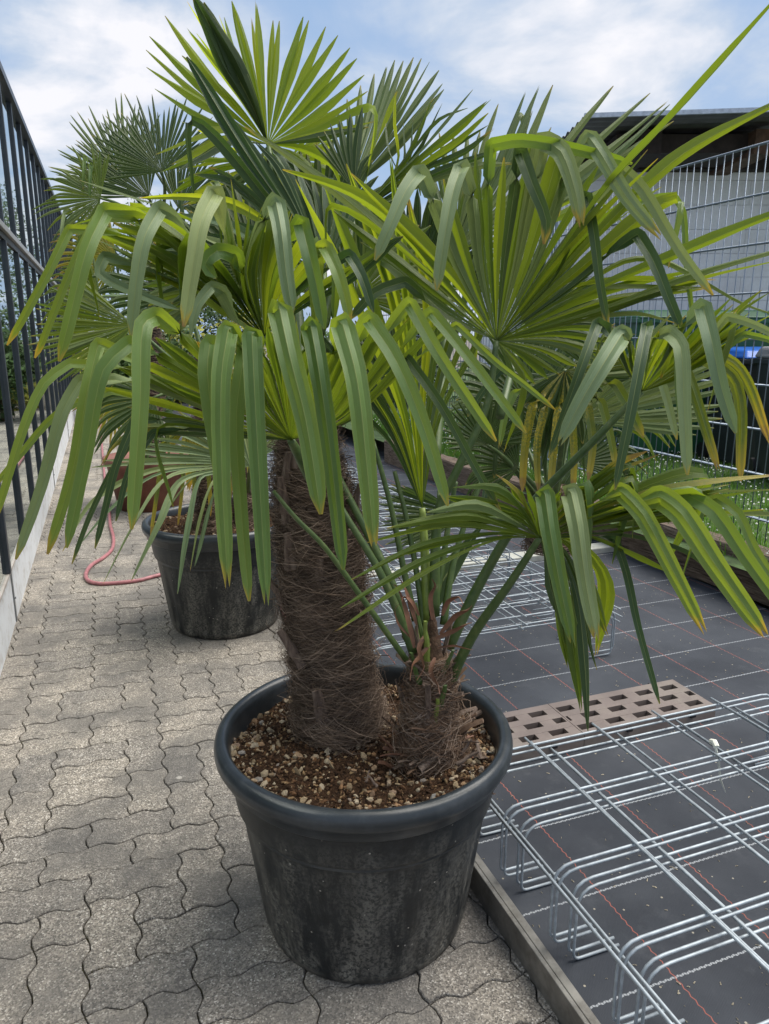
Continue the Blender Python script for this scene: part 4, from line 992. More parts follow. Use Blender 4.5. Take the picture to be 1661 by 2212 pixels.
frond(small, T2, (512, 1437, 1.75), [
 ('300,1200,-.02 100,950,-.05 -100,810,-.07 -390,715,-.08', w(60)),
 ('250,1180,0 41,976,0 -250,740,.02 -550,533,.03', w(46)),
 ('350,1120,-.05 250,860,-.10 190,718,-.14f 130,800,-.18 60,960,-.20 0,1098,-.19', w(72, g)),
 ('440,1120,-.05 410,850,-.10 368,695,-.15f 330,800,-.19 292,1000,-.21 260,1225,-.20', w(72, g)),
 ('485,1100,-.04 475,800,-.08 487,610,-.11f 620,590,-.16 850,630,-.17 1085,690,-.15', w(60)),
 ('545,1100,-.05 580,850,-.09 612,632,-.13f 665,780,-.17 722,930,-.17 712,1030,-.15', w(62, dk)),
 ('600,1100,-.05 650,850,-.09 705,590,-.14f 785,640,-.19 840,790,-.20 868,935,-.19', w(88, g)),
 ('680,1100,-.05 800,760,-.09 900,575,-.14f 960,660,-.19 1060,830,-.20 1190,985,-.19', w(76, g)),
 ('720,1120,-.05 880,900,-.09 1045,715,-.13f 1130,800,-.17 1280,1050,-.18 1425,1245,-.17', w(54, g)),
 ('750,1100,-.10 1000,755,-.20 1250,490,-.30 1661,30,-.45 1740,-60,-.47', w(74)),
 ('800,1130,-.06 1100,820,-.10 1300,645,-.12 1661,450,-.15 1800,385,-.15', w(58)),
 ('760,1160,-.05 850,950,-.08 893,815,-.11f 925,1000,-.14 950,1200,-.14 985,1388,-.13', w(48, dk)),
 ('850,1190,-.04 1000,1060,-.07 1105,985,-.10f 1175,1100,-.13 1235,1250,-.14 1295,1395,-.13', w(58, dk)),
 ('900,1230,-.05 1200,1100,-.08 1661,910,-.12 1900,840,-.12', w(54)),
 ('950,1300,-.04 1300,1170,-.06 1661,1065,-.08 1850,1025,-.08', w(48)),
 ('950,1330,-.02 1350,1185,-.03 1661,1108,-.04 1750,1095,-.04', w(26)),
 ('860,1215,-.02 1050,1100,-.04 1200,1095,-.05 1360,1170,-.05 1555,1280,-.04 1750,1345,-.03', w(30)),
 ('950,1270,.01 1200,1235,.02 1390,1217,.03', w(44)),
 ('900,1350,0 1100,1325,.0 1265,1362,.01', w(38)),
 ('900,1000,.02 1150,840,.03 1260,822,.03f 1300,900,.02 1312,1100,.02 1345,1385,.03', w(28)),
 ('760,1410,.01 1000,1440,.03', w(40)), ('740,1450,.01 960,1520,.03', w(36)), ('640,1490,0 780,1580,.01', w(36)),
 ('300,1330,-.03 130,1185,-.05f 0,1235,-.07 -110,1350,-.06', w(50, dk)),
 ('250,1260,0 60,1110,0 -60,1020,.0', w(50)), ('560,1520,0 600,1640,.01',w(26)),
 ], petiole=[(1050, 880, 1.77), (985, 1020, 1.79), (945, 1120, 1.82), (938, 1330, 1.85)], wpx=56, fill=1, s_fuse=.62, label='large open frond seen from below on the right')
frond(small, TG, (570, 785, 1.62), [
 ('440,590,-.06 320,300,-.12 195,185,-.16f 80,500,-.20 -80,950,-.20 -226,1355,-.18', w(100, dk)),
 ('480,560,-.06 470,370,-.12 405,285,-.17f 270,500,-.23 60,850,-.24 -115,1197,-.23', w(190, g)),
 ('590,560,-.06 610,380,-.10 622,198,-.15f 565,500,-.20 480,950,-.22 340,1630,-.20', w(108, dk)),  # shade on this leaflet's top side is put in with the dark leaf colour
 ('620,560,-.06 680,330,-.12 800,272,-.17f 905,400,-.22 935,900,-.23 962,1500,-.22', w(140, g)),
 ('740,560,-.08 930,240,-.14 1090,42,-.20f 1170,350,-.26 1255,760,-.27 1378,1140,-.26', w(155, g)),
 ('860,600,-.08 1130,350,-.14 1300,140,-.20f 1450,180,-.24 1661,270,-.25 1850,420,-.24', w(80, g)),
 ('880,560,-.02 1250,220,-.04 1661,-60,-.05', w(90)), ('900,600,-.02 1300,330,-.04 1700,120,-.05', w(90)),
 ('820,690,-.02 1100,520,-.04 1450,290,-.06f 1661,340,-.08 1800,420,-.08', w(60)),
 ('840,640,-.01 1200,450,-.02 1600,280,-.03', w(80)),
 ], petiole=[(1260, 975, 1.68), (1130, 1110, 1.76), (1042, 1250, 1.82), (968, 1400, 1.85)], wpx=120, fill=2, s_fuse=.7, pmat=M_pet, label='frond at the right edge with broad pale leaflets hanging')
frond(small, T4, (695, 1002, 1.55), [
 ('650,900,-.02 600,800,-.05 510,735,-.07', w(40, yl)), ('620,880,-.05 520,790,-.10 330,790,-.13', w(40)), ('580,930,-.07 430,862,-.13 220,895,-.18', w(52)),
 ('560,955,-.07 380,908,-.14 50,962,-.20', w(44)), ('560,975,-.07 300,950,-.14 -33,1023,-.20', w(44)), ('500,985,-.07 200,1035,-.15 -100,1179,-.22', w(40)),
 ('500,1003,-.07 200,1100,-.15 -144,1298,-.22', w(38)), ('510,1010,-.07 220,1140,-.15 -144,1382,-.22', w(34)),
 ('690,900,-.04 715,808,-.09f 735,950,-.13 780,1200,-.14 828,1425,-.14', w(88)),
 ('760,880,-.05 825,803,-.11f 855,950,-.15 890,1200,-.16 930,1412,-.16', w(92)),
 ('850,900,-.06 1035,803,-.13f 1130,905,-.18 1240,1110,-.19 1375,1372,-.19', w(86)),
 ('900,920,-.07 1200,828,-.15f 1290,900,-.20 1430,1110,-.22 1635,1400,-.22', w(112)),
 ('1000,930,-.05 1320,822,-.12f 1430,890,-.16 1560,1080,-.17 1740,1330,-.17', w(72)),
 ('1100,960,0 1440,832,-.04f 1530,900,-.07 1600,1050,-.08 1720,1230,-.08', w(46)),
 ('800,900,-.02 900,790,-.03 1000,705,-.04 1148,638,-.05', w(66, yl)), ('820,910,0 1000,740,0 1195,652,0', w(30, yl)),
 ('950,880,-.02 1200,790,-.04 1661,738,-.06 1760,745,-.06', w(56, yl)), ('1000,910,0 1300,825,0 1661,802,0 1700,800,0', w(40)),
 ('1000,935,.02 1350,900,.04 1661,905,.05 1750,915,.05', w(60, g)),
 ('900,985,.0 1150,1012,.01 1350,1090,.02 1560,1310,.02', w(34, dk)),
 ('780,1060,.02 850,1250,.01 880,1500,-.01 898,1818,-.02', w(50, dk)), ('790,1050,.03 860,1200,.03 905,1450,.02 935,1560,.02', w(22, dk)),
 ('880,1000,.02 1010,1005,.03f 1060,1150,.03 1110,1380,.02 1200,1702,.0', w(36, dk)), ('720,1080,.02 735,1200,.02 795,1400,.02', w(18, dk)),
 ], petiole=[(1100, 1262, 1.62), (1020, 1375, 1.74), (965, 1490, 1.82)], wpx=84, fill=1, s_fuse=.6, pmat=M_pet, label='low frond at the lower right with leaflets folded over the black fabric')
frond(small, TD, (912, 1097, 1.86), [
 ('868,900,-.02 780,690,-.04 638,388,-.05', w(30, yg)), ('876,900,-.03 815,690,-.06 697,388,-.08', w(32, yg)), ('890,880,-.03 850,640,-.06 748,354,-.08', w(34, yg)),
 ('900,880,-.04 880,640,-.07 845,354,-.09', w(34, yg)), ('912,880,-.04 925,650,-.07 882,430,-.09', w(34, yg)), ('925,880,-.04 955,660,-.06 1000,420,-.08', w(34)),
 ('938,880,-.02 995,680,-.04 1055,450,-.05', w(34)), ('950,900,0 1030,740,.02 1090,600,.02', w(34)), ('856,920,.02 770,790,.04 700,640,.05', w(34, dk)), ('846,940,.03 770,830,.05 690,720,.07', w(30, dk)),
 ('845,960,.04 790,900,.05 760,860,.06',w(24,dk)),
 ], petiole=[(918, 1200, 1.86), (925, 1340, 1.86)], mat=M_leaf, fillmat=M_leaf, fill=1, wpx=34, s_fuse=.85, maxgap=.3, pr=.013, pmat=M_pet_y, label='half open upright yellow green frond')
frond(big, T1, (1157, 622, 2.15), [
 ('900,460,-.02 632,290,-.05', w(40)), ('880,430,0 630,215,0', w(40)), ('900,400,0 645,157,0', w(42)), ('960,400,.02 712,68,.04', w(50)), ('900,520,-.03 668,383,-.06', w(40)),
 ('1000,430,.02 785,240,.04', w(40)), ('1020,400,.02 820,142,.05', w(42)), ('1060,380,.03 968,75,.06', w(40)), ('1100,380,.02 1000,5,.04', w(54)), ('1120,360,.03 1087,95,.05', w(30)),
 ('1130,360,.02 1105,25,.04', w(48)), ('1165,340,.02 1178,88,.03', w(36)), ('1180,340,.02 1205,90,.03', w(38)), ('1220,360,.01 1308,72,.02', w(46)), ('1240,370,.01 1332,88,.02', w(40)),
 ('1270,400,.01 1405,115,.02', w(46)), ('1290,400,0 1458,152,.01', w(44)), ('1320,440,0 1510,206,.0', w(44)), ('1330,470,0 1540,252,0', w(44)), ('1350,500,0 1572,323,-.01', w(44)),
 ('1360,530,-.02 1587,393,-.04', w(46)), ('1340,580,-.04 1612,525,-.07', w(40)), ('1330,600,-.05 1590,548,-.08', w(34, dk)),
 ('980,560,-.05 850,590,-.09 672,666,-.12', w(44)), ('960,550,-.04 870,550,-.06 780,525,-.08', w(34)), ('1000,610,-.06 880,670,-.09 770,735,-.12', w(50, dk)),
 ('1080,440,-.10 985,260,-.16 905,110,-.2 830,-25,-.24', w(110, dk, duo=True, face=1)), ('1090,450,-.09 1010,290,-.15 935,130,-.19 880,10,-.22', w(80, dk, face=1)),
 ('1230,700,-.04 1330,780,-.06 1380,900,-.06', w(60, dk)), ('1100,720,-.04 1000,800,-.06 900,900,-.06', w(60, dk)), ('1160,760,-.04 1180,900,-.06',w(60,dk)), ('1300,640,-.02 1420,700,-.03 1470,800,-.03',w(50)),
 ], petiole=[(600, 420, 2.05), (640, 640, 1.9), (655, 800, 1.78)], mat=M_leaf_young, fillmat=M_leaf_young, fill=0, s_fuse=.55, maxgap=.2, label='topmost frond standing up backlit against the sky')
TR = (270, 0, .7374)
frond(big, TR, (655, 560, 2.35), [
 '680,380,.1 690,250,.15', '700,380,.1 730,216,.15', '715,370,.1 765,200,.15', '730,370,.1 790,176,.15', '742,370,.1 815,178,.15', '755,370,.1 845,168,.14', '765,380,.1 868,171,.14', '775,385,.08 892,181,.13', '790,390,.08 920,206,.12',
 '800,400,.06 930,245,.10', '805,410,.06 934,262,.10', '805,430,.05 905,310,.08', '790,450,.04 885,335,.06', ('730,430,-.02 797,268,-.04', w(30, yg)), ('770,440,-.02 902,290,-.04', w(30)), '660,400,.1 650,290,.14', '640,430,.1 620,320,.14',
 ], petiole=[(740, 520, 2.2), (700, 700, 1.9)], wpx=30, mat=M_leaf_grey, fill=0, s_fuse=.6, maxgap=.16, label='pale frond behind the topmost one')
frond(big, TR, (672, 560, 2.0), [('600,470,0 553,420,0', w(16, dk)), ('610,465,0 566,400,0', w(18, dk)), ('620,460,0 583,384,0', w(18, dk)), ('630,450,0 601,362,0', w(20, dk)), ('645,450,0 628,352,0', w(22, dk)), ('658,440,0 660,335,0', w(26, dk)), ('678,440,0 695,314,0', w(28, dk)), ('695,480,0 722,450,0', w(16, dk))],
 petiole=[(750, 520, 1.95)], mat=M_leaf_dark, fill=0, s_fuse=.5, label='short clipped dark frond with brown tips')
frond(big, T2, (-70, 900, 2.0), [('170,660,-.05 300,510,-.08 412,378,-.1', w(58)), ('190,670,-.05 340,550,-.08 465,437,-.1', w(60)), ('210,690,-.04 360,590,-.07 478,477,-.09', w(54)), ('150,640,-.03 270,500,-.05 392,455,-.06', w(40)), ('200,720,-.02 380,640,-.03 480,560,-.04', w(50, dk)), ('120,700,-.02 190,560,-.02 240,420,-.03', w(40)), ('90,700,0 80,520,0 85,390,0', w(36, yg)),
 ('240,760,0 430,700,.0 560,690,0', w(50, g)), ('100,760,.02 60,640,.03 45,520,.04', w(40, dk))], petiole=[(740, 560, 1.9), (690, 720, 1.8)], mat=M_leaf, fillmat=M_leaf_dark, fill=1, s_fuse=.6, maxgap=.25, label='frond with bluntly cut brown tips')
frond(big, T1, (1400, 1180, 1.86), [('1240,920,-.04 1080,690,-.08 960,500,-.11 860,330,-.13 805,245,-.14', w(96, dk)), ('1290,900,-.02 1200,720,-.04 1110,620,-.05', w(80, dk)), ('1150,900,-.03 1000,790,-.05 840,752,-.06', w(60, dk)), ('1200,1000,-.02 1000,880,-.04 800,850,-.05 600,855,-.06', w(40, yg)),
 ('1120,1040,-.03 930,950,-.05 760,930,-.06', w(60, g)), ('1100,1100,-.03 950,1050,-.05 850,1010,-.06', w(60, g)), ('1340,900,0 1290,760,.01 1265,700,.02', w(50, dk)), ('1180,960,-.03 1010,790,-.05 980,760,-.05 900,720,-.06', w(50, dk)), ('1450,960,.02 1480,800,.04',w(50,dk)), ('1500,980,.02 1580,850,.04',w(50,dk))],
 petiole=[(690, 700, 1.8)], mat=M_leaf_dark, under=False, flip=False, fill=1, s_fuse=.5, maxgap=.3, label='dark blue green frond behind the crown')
frond(big, T1, (1240, 700, 2.5), [('1000,720,0 870,760,0 745,835,.0', w(50, yg)), ('1060,660,.02 900,640,.04 790,700,.05', w(46, yg)), ('1080,760,0 980,860,0 900,960,0', w(44, yg)), ('1000,640,.02 850,560,.04', w(40, yg)), ('1130,820,0 1090,950,0 1060,1030,0', w(40, yg)), ('1260,840,0 1300,930,0 1330,1000,0', w(40, yg)), ('1370,640,.02 1450,600,.03', w(40, yg)), ('1350,560,.02 1420,470,.03', w(40, yg)),
 ('980,690,0 820,690,0 700,740,0', w(40, yg)), ('1330,780,0 1420,860,0 1500,960,0', w(44, yg)), ('1020,780,0 900,850,0 800,880,0', w(40,yg))], petiole=[(650, 420, 2.3), (670, 650, 2.0)], mat=M_leaf_young, fillmat=M_leaf_young, fill=1, s_fuse=.6, maxgap=.3, label='yellow green frond glowing behind the crown')
frond(small, T2, (330, 1060, 2.25), [('450,640,0 520,438,.02', w(34, g)), ('500,720,0 630,398,.02', w(36, g)), ('520,760,0 685,380,.02', w(38, g)), ('560,780,0 750,358,.02', w(44, g)), ('700,740,.02 850,550,.03 1005,362,.04', w(42)), ('740,770,.02 950,580,.03 1160,392,.04', w(34)), ('760,800,.02 1000,620,.03 1222,437,.04', w(26)), ('780,830,.02 1050,620,.03 1243,440,.04', w(30)), ('790,850,.02 1050,650,.04 1260,510,.05', w(30)),
 ('700,900,.02 900,830,.03 1075,960,.04', w(24, yg)), ('300,700,.02 270,560,.04', w(40, g)), ('380,700,.02 390,560,.04', w(40, g)), ('220,800,.02 130,700,.03', w(40, g)), ('800,900,.02 1000,780,.04 1150,740,.05', w(30, yg)), ('430,800,.02 440,650,.03', w(40,g))],
 petiole=[(960, 750, 2.1), (940, 1000, 1.95)], mat=M_leaf_grey, fill=1, s_fuse=.6, maxgap=.22, label='greyish frond behind the large open one')
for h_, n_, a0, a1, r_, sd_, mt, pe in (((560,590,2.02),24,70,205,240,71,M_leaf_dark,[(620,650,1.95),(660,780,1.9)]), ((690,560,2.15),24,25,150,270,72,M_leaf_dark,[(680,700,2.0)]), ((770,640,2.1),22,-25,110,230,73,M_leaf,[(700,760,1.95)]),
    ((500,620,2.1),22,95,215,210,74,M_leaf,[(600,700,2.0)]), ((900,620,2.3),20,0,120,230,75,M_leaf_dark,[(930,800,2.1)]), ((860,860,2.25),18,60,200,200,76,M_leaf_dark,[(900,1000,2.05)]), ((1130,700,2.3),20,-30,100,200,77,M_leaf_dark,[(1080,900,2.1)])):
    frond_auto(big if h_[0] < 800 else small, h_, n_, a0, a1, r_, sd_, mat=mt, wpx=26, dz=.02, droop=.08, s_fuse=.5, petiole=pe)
# extra stalks of the small palm
for pts, r_ in (([(806,954,1.80),(845,1097,1.82),(874,1240,1.84),(897,1340,1.85)],.008), ([(852,1018,1.86),(881,1133,1.86),(906,1276,1.86),(915,1350,1.86)],.008), ([(700,960,1.80),(736,1040,1.80),(791,1147,1.80),(845,1258,1.80),(895,1390,1.82)],.010),
                ([(700,1030,1.76),(745,1111,1.75),(809,1215,1.76),(852,1304,1.78),(893,1410,1.80)],.009), ([(590,1060,1.55),(640,1120,1.57),(702,1183,1.60),(773,1279,1.66),(877,1425,1.76)],.0058), ([(985,1040,1.9),(974,1097,1.90),(952,1240,1.88),(932,1340,1.86)],.008), ([(1040,1040,1.92),(999,1147,1.90),(974,1240,1.88),(958,1350,1.86)],.008),
                ([(948,1060,1.95),(945,1200,1.92),(935,1330,1.88)],.007)):
    m = MB(); q_ = catmull([at(*p) for p in pts], 5); m.tube(q_, [r_*(.7+.6*i/len(q_)) for i in range(len(q_))], 8); m.build('leaf_stalk', M_pet, small, smooth=True)
leafA = frond(small, TD, (1052, 1120, 1.95), [('980,1130,0 890,1370,-.05 930,1380,-.05' if False else '1000,1190,0 935,1290,-.04 885,1420,-.06 880,1450,-.06', w(16, dk))], mat=M_leaf_dark, fill=0)
# ------------------------------------------------------------------ palm in the second pot
d2 = (Vector((P2[0], P2[1], .5))-CAMP).dot(fw)
mid = empty('fan_palm', (P2[0], P2[1], .52)); tag(mid, 'fan palm in the second pot, its narrow grey green fronds spreading to the left', 'palm')
rg = [(gp(455, 1165, .48), .075), ring(455, 1110, 32, d2-.1), ring(452, 1040, 30, d2-.1), ring(448, 960, 28, d2-.1), ring(445, 860, 24, d2-.1), ring(445, 760, 20, d2-.1)]
trunk(mid, rg, 3500, .10, 31, loose=.014, rad=.0012)
rg = [(gp(535, 1160, .48), .085), ring(535, 1110, 32, d2), ring(532, 1050, 28, d2), ring(530, 990, 22, d2), ring(530, 930, 16, d2)]
trunk(mid, rg, 2600, .10, 33, loose=.014, rad=.0012)
frond(mid, T3, (1080, 716, 3.35), [
 ('930,620,0 800,520,0 700,480,0', w(26)), ('920,625,0 790,545,0 690,515,0', w(26)), ('910,640,0 780,580,0 670,560,0', w(24)), ('900,650,0 760,610,0 640,595,.0', w(24)), ('890,670,0 740,650,0 600,640,0', w(24)), ('890,680,0 720,670,0 540,650,.0', w(24)),
 ('890,690,0 700,690,-.02 440,692,-.04', w(22)), ('880,700,0 660,700,-.04 395,722,-.08', w(22)), ('880,715,0 640,740,-.06 400,870,-.12 270,1085,-.16', w(24)), ('880,720,0 660,760,-.08 480,900,-.14 340,1060,-.18', w(22)),
 ('880,730,-.02 720,770,-.10 590,950,-.18 445,1225,-.2', w(30)), ('900,740,-.02 770,790,-.10 690,960,-.18 567,1212,-.2', w(32)), ('940,745,-.02 862,770,-.08 815,960,-.13 766,1268,-.15', w(28)), ('980,748,-.02 918,790,-.07 862,960,-.11 820,1172,-.12', w(24)),
 ('1020,610,0 960,520,0 900,470,0', w(24)), ('990,610,0 900,520,0 820,470,.0', w(24)), ('1060,600,.02 1040,520,.03', w(24)), ('1120,620,.0 1160,560,0', w(24)), ('1150,660,0 1220,620,0',w(24)),
 ], petiole=[(535, 1060, 3.6)], mat=M_leaf_grey, under=False, flip=False, fill=1, s_fuse=.55, maxgap=.2, label='lowest frond, spreading left over the pot rim')
frond_auto(mid, (287, 702, 3.6), 25, 140, 232, 215, 3, mat=M_leaf, wpx=13, dz=-.1, petiole=[(350, 760, 3.7), (440, 840, 3.9)], label='frond reaching left towards the greenhouse')
frond_auto(mid, (400, 640, 3.9), 26, 40, 200, 230, 4, mat=M_leaf_dark, wpx=15, dz=-.05, droop=.12, petiole=[(430, 740, 3.9), (445, 850, 3.9)])
frond_auto(mid, (505, 640, 3.9), 26, 0, 170, 240, 41, mat=M_leaf_grey, wpx=15, dz=.05, droop=.15, petiole=[(480, 740, 3.9), (450, 850, 3.9)])
frond_auto(mid, (330, 860, 3.6), 18, 150, 290, 150, 42, mat=M_leaf_dark, wpx=12, dz=-.05, droop=.25, petiole=[(400, 840, 3.7), (440, 880, 3.9)])
for px, py, ln, m_ in ((404,1000,95,0),(385,1010,70,1),(370,1020,110,1),(420,985,130,0),(470,1000,70,1),(433,1030,60,1),(352,1050,90,0),(500,1020,70,1),(452,1120,60,0),(330,1060,60,1),(480,1080,70,0)):
    pass
frond(mid, TD, (420, 930, 3.55), [('400,940,0 392,975,-.02f 395,1040,-.02 385,1130,-.02', w(9, so_)), ('410,950,0 415,985,-.02f 420,1050,-.02 410,1135,-.02', w(10, so_)), ('430,945,0 445,990,-.02f 452,1040,-.03 455,1115,-.03', w(11, so_)), ('395,930,0 350,960,-.02f 345,1020,-.02 325,1160,-.02', w(11, so_)),
 ('440,940,0 485,970,-.02f 495,1030,-.02 500,1075,-.02', w(11, so_)), ('445,935,0 520,960,0f 535,1000,0 540,1040,0', w(10, so_)), ('385,930,0 330,940,0f 300,1000,0 270,1075,0', w(10, so_)), ('390,925,0 310,925,0 250,960,0 215,1010,0', w(9, so_))], mat=M_leaf_spot, fill=0, maxgap=.3)
# ------------------------------------------------------------------ palms farther back
far1 = empty('fan_palm', (.15, 6.6, .4)); tag(far1, 'farthest palm on the left, its stiff fans standing against the sky by the greenhouse', 'palm')
dF = 6.0
rg = [ring(330, 1000, 22, dF), ring(330, 850, 20, dF), ring(332, 700, 18, dF), ring(338, 560, 16, dF), ring(345, 460, 12, dF)]
trunk(far1, rg, 1500, .15, 35, loose=.02, rad=.002)
for h_, n_, a0, a1, r_, sd_, mt, kw in (
  ((350, 371, 5.4), 38, 15, 186, 168, 11, M_leaf_dark, dict(rvar=.3, petiole=[(356, 420, 5.6), (345, 500, 6)])),
  ((217, 428, 5.2), 36, 80, 262, 135, 12, M_leaf, dict(rvar=.3, droop=.12, foldp=.12, petiole=[(270, 450, 5.6), (330, 520, 6)])),
  ((322, 425, 5.7), 30, 78, 180, 200, 13, M_leaf_dark, dict(petiole=[(335, 470, 6)])),
  ((385, 450, 5.7), 28, -10, 120, 150, 14, M_leaf_dark, dict(droop=.1, petiole=[(365, 480, 6)])),
  ((240, 500, 5.8), 22, 120, 280, 130, 15, M_leaf_dark, dict(droop=.3, petiole=[(290, 520, 6)])),
  ((250, 856, 5.0), 26, 140, 330, 105, 16, M_leaf_yel, dict(droop=.1, petiole=[(280, 820, 5.2), (320, 780, 5.6)])),
  ((250, 560, 5.4), 24, 100, 250, 150, 17, M_leaf_yel, dict(droop=.2, petiole=[(290, 560, 5.6)])),
  ((270, 400, 5.9), 30, 60, 175, 190, 19, M_leaf_grey, dict(rvar=.3, petiole=[(330, 470, 6)])),
  ((215, 640, 5.2), 22, 100, 250, 130, 18, M_leaf, dict(droop=.2, petiole=[(270, 640, 5.6)]))):
    frond_auto(far1, h_, n_, a0, a1, r_, sd_, mat=mt, wpx=8, s_fuse=.33, pr=.013, **kw)
right = empty('fan_palm', tuple(at(1190, 1150, 3.0))); tag(right, 'low palm behind the wire cages on the right, with yellow spotted hanging leaflets', 'palm')
dR = 2.75
frond_auto(right, (1052, 961, 2.9), 24, 5, 185, 120, 51, mat=M_leaf_dark, wpx=11, dz=-.05, petiole=[(1100, 1000, 3.0), (1170, 1090, 3.1)])
frond_auto(right, (1242, 908, 2.7), 16, -8, 48, 380, 52, mat=M_leaf_grey, wpx=20, dz=-.1, petiole=[(1220, 960, 2.8), (1200, 1080, 3.0)])
frond_auto(right, (1150, 880, 2.9), 22, 40, 170, 210, 53, mat=M_leaf_dark, wpx=18, droop=.1, petiole=[(1170, 960, 3.0), (1190, 1080, 3.0)])
for h_, n_, a0, a1, r_, sd_, mt, pe in (((1190,930,3.0),24,20,200,170,61,M_leaf_dark,[(1195,1080,3.05)]), ((1290,900,3.1),22,-20,160,190,62,M_leaf,[(1210,1060,3.05)]), ((1110,900,3.2),22,30,200,170,63,M_leaf_grey,[(1185,1080,3.05)]),
    ((1250,1000,3.0),18,-40,90,150,64,M_leaf_dark,[(1200,1090,3.05)]), ((1120,1010,3.0),18,90,230,130,65,M_leaf_dark,[(1190,1090,3.05)]), ((1240,880,3.3),22,0,180,230,66,M_leaf_dark,[(1200,1080,3.05)])):
    frond_auto(right, h_, n_, a0, a1, r_, sd_, mat=mt, wpx=13, droop=.22, foldp=.1, petiole=pe)
frond_auto(right, (1003, 1112, 2.6), 18, 150, 215, 190, 54, mat=M_leaf_dark, wpx=13, dz=-.08, petiole=[(1080, 1120, 2.8), (1180, 1140, 3.0)])
frond(right, TD, (1220, 800, 2.4), [('1190,830,-.02 1150,880,-.04f 1135,960,-.05 1128,1062,-.05', w(21, so_)), ('1200,840,-.02 1175,890,-.04f 1160,960,-.05 1163,1062,-.05', w(18, so_)), ('1215,850,-.02 1205,890,-.04f 1195,980,-.05 1188,1062,-.05', w(20, so_)),
 ('1230,850,-.02 1235,890,-.04f 1240,980,-.05 1238,1062,-.05', w(18, so_)), ('1250,840,-.02 1270,880,-.04f 1280,960,-.05 1270,1040,-.05', w(20, so_)), ('1260,830,-.02 1300,870,-.04f 1320,950,-.05 1330,1010,-.05', w(20, {'m': M_leaf_old})),
 ('1270,820,-.02 1330,830,-.04f 1365,890,-.05 1390,945,-.05', w(24, {'m': M_leaf_old})), ('1280,810,-.02 1420,800,-.04f 1440,860,-.05 1462,950,-.05', w(20)), ('1290,800,-.02 1470,770,-.04f 1500,850,-.06 1550,1010,-.06', w(26, {'m': M_leaf_old})), ('1290,790,-.02 1500,760,-.04f 1590,830,-.06 1600,1040,-.06', w(30, {'m': M_leaf_old})),
 ('1300,785,-.02 1520,750,-.04f 1600,800,-.06 1661,950,-.06', w(26, {'m': M_leaf_old})), ('1170,820,-.02 1110,850,-.04f 1090,900,-.05 1080,960,-.05', w(18)), ('1180,810,0 1080,800,0f 1040,850,0 1010,900,0', w(18, dk)), ('1210,860,0 1190,930,-.02 1170,1010,-.02', w(18, dk)), ('1240,860,0 1250,930,0 1262,1020,-.02', w(18, dk))],
 petiole=[(1215, 950, 2.7), (1195, 1090, 2.95)], mat=M_leaf, fillmat=M_leaf_dark, fill=1, s_fuse=.55, maxgap=.25, label='frond with yellow spotted leaflets hanging like ribbons')
rg = [(at(1190, 1185, 3.0), .10), ring(1190, 1140, 40, 3.0), ring(1192, 1090, 30, 3.0), ring(1195, 1050, 16, 3.0)]
trunk(right, rg, 1500, .1, 37, rad=.0014)
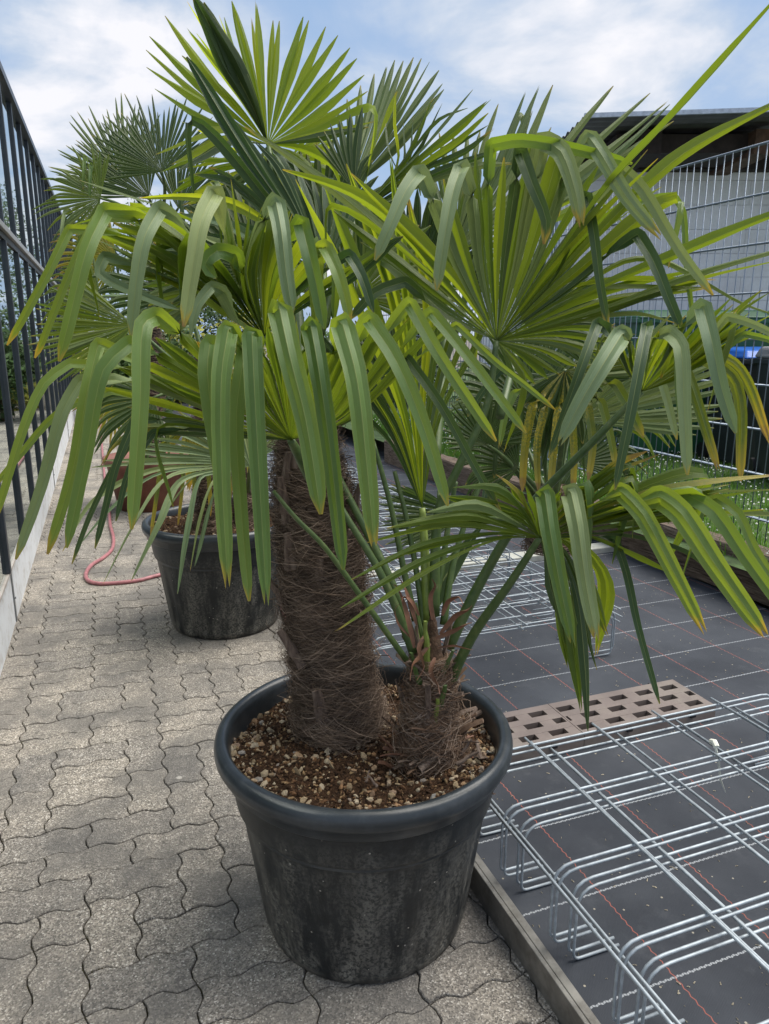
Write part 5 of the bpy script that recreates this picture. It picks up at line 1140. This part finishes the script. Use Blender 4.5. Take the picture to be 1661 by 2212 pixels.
# low dwarf palm fans beyond the cages and green backdrop far behind
def crown_blob(name, c, r_, n, seed, mat, label, cat, trunk_h=0, group=None):
    o = empty(name, (c[0], c[1], 0)); tag(o, label, cat, group)
    q = random.Random(seed); V, F = [], []
    lobes = [(Vector((c[0]+q.gauss(0, r_[0]*.45), c[1]+q.gauss(0, r_[1]*.45), c[2]+q.gauss(0, r_[2]*.4))), q.uniform(.35, .6)) for _ in range(14)]
    for _ in range(n):
        lc, ls = q.choice(lobes); v = Vector((q.gauss(0,1), q.gauss(0,1), q.gauss(0,1))).normalized()*q.uniform(.5, 1.05)
        p = lc + Vector((v.x*r_[0]*ls, v.y*r_[1]*ls, v.z*r_[2]*ls)); s = q.uniform(.03, .075)*(1 + r_[0]*.12)
        a = Vector((q.gauss(0,1), q.gauss(0,1), q.gauss(0,1))).normalized()*s; b = a.orthogonal().normalized()*s*.5; b0 = len(V)
        V += [p-a, p+b, p+a, p-b]; F.append((b0, b0+1, b0+2, b0+3))
    x = mesh_obj('crown', V, F, mat, None); x.parent = o; x.matrix_parent_inverse = Matrix.Translation((-c[0], -c[1], 0)); x['kind'] = 'stuff'
    m = MB(); m.tube([(0, 0, 0), (.03, 0, c[2]*.5), (0, .05, c[2])], [.10, .07, .03], 8); m.build('trunk', M_post, o)
    return o
M_foliage = mat_simple('bush_foliage', (.045, .085, .02), .6, nsc=2.5, var=.5, spec=.3)
M_foliage_y = mat_simple('yellow_bush_foliage', (.20, .20, .02), .6, nsc=2.5, var=.4, spec=.3)
crown_blob('bush', (.55, 14.5, 1.0), (.9, .6, .9), 5000, 1, M_foliage, 'green bush at the far end of the paved path', 'bush')
crown_blob('bush', (1.6, 16.5, .9), (1.4, .8, 1.0), 6000, 2, M_foliage_y, 'yellow flowering bush beyond the end of the path', 'bush')
crown_blob('tree', (3.5, 24, 2.2), (3, 2, 2.2), 9000, 3, M_foliage, 'broad dark tree far behind the white wall end', 'tree')
crown_blob('tree', (2.2, 34, 4.6), (1.6, 1.6, 1.6), 5000, 5, M_foliage, 'distant treetop showing between the palm fronds', 'tree')
crown_blob('bush', (4.6, 13.0, .8), (1.6, .9, .8), 6000, 4, M_foliage, 'low green shrubs where the lawn ends', 'bush')
# terracotta tub with the farthest palm
tb_ = empty('terracotta_tub', (.30, 6.75, .001)); tag(tb_, 'reddish brown tub far down the path holding the farthest palm', 'pot')
M_terra = mat_simple('terracotta', (.20, .075, .05), .6, nsc=10)
m = MB(); m.lathe([(0,.01),(.25,.01),(.27,0),(.34,.38),(.365,.39),(.37,.45),(.35,.455),(.33,.44),(.0,.40)], 40); m.build('body', M_terra, tb_, smooth=True)
for root in (big, small, mid, far1, right):
    for c_ in root.children: c_.matrix_parent_inverse = Matrix.Translation(-Vector(root.location))
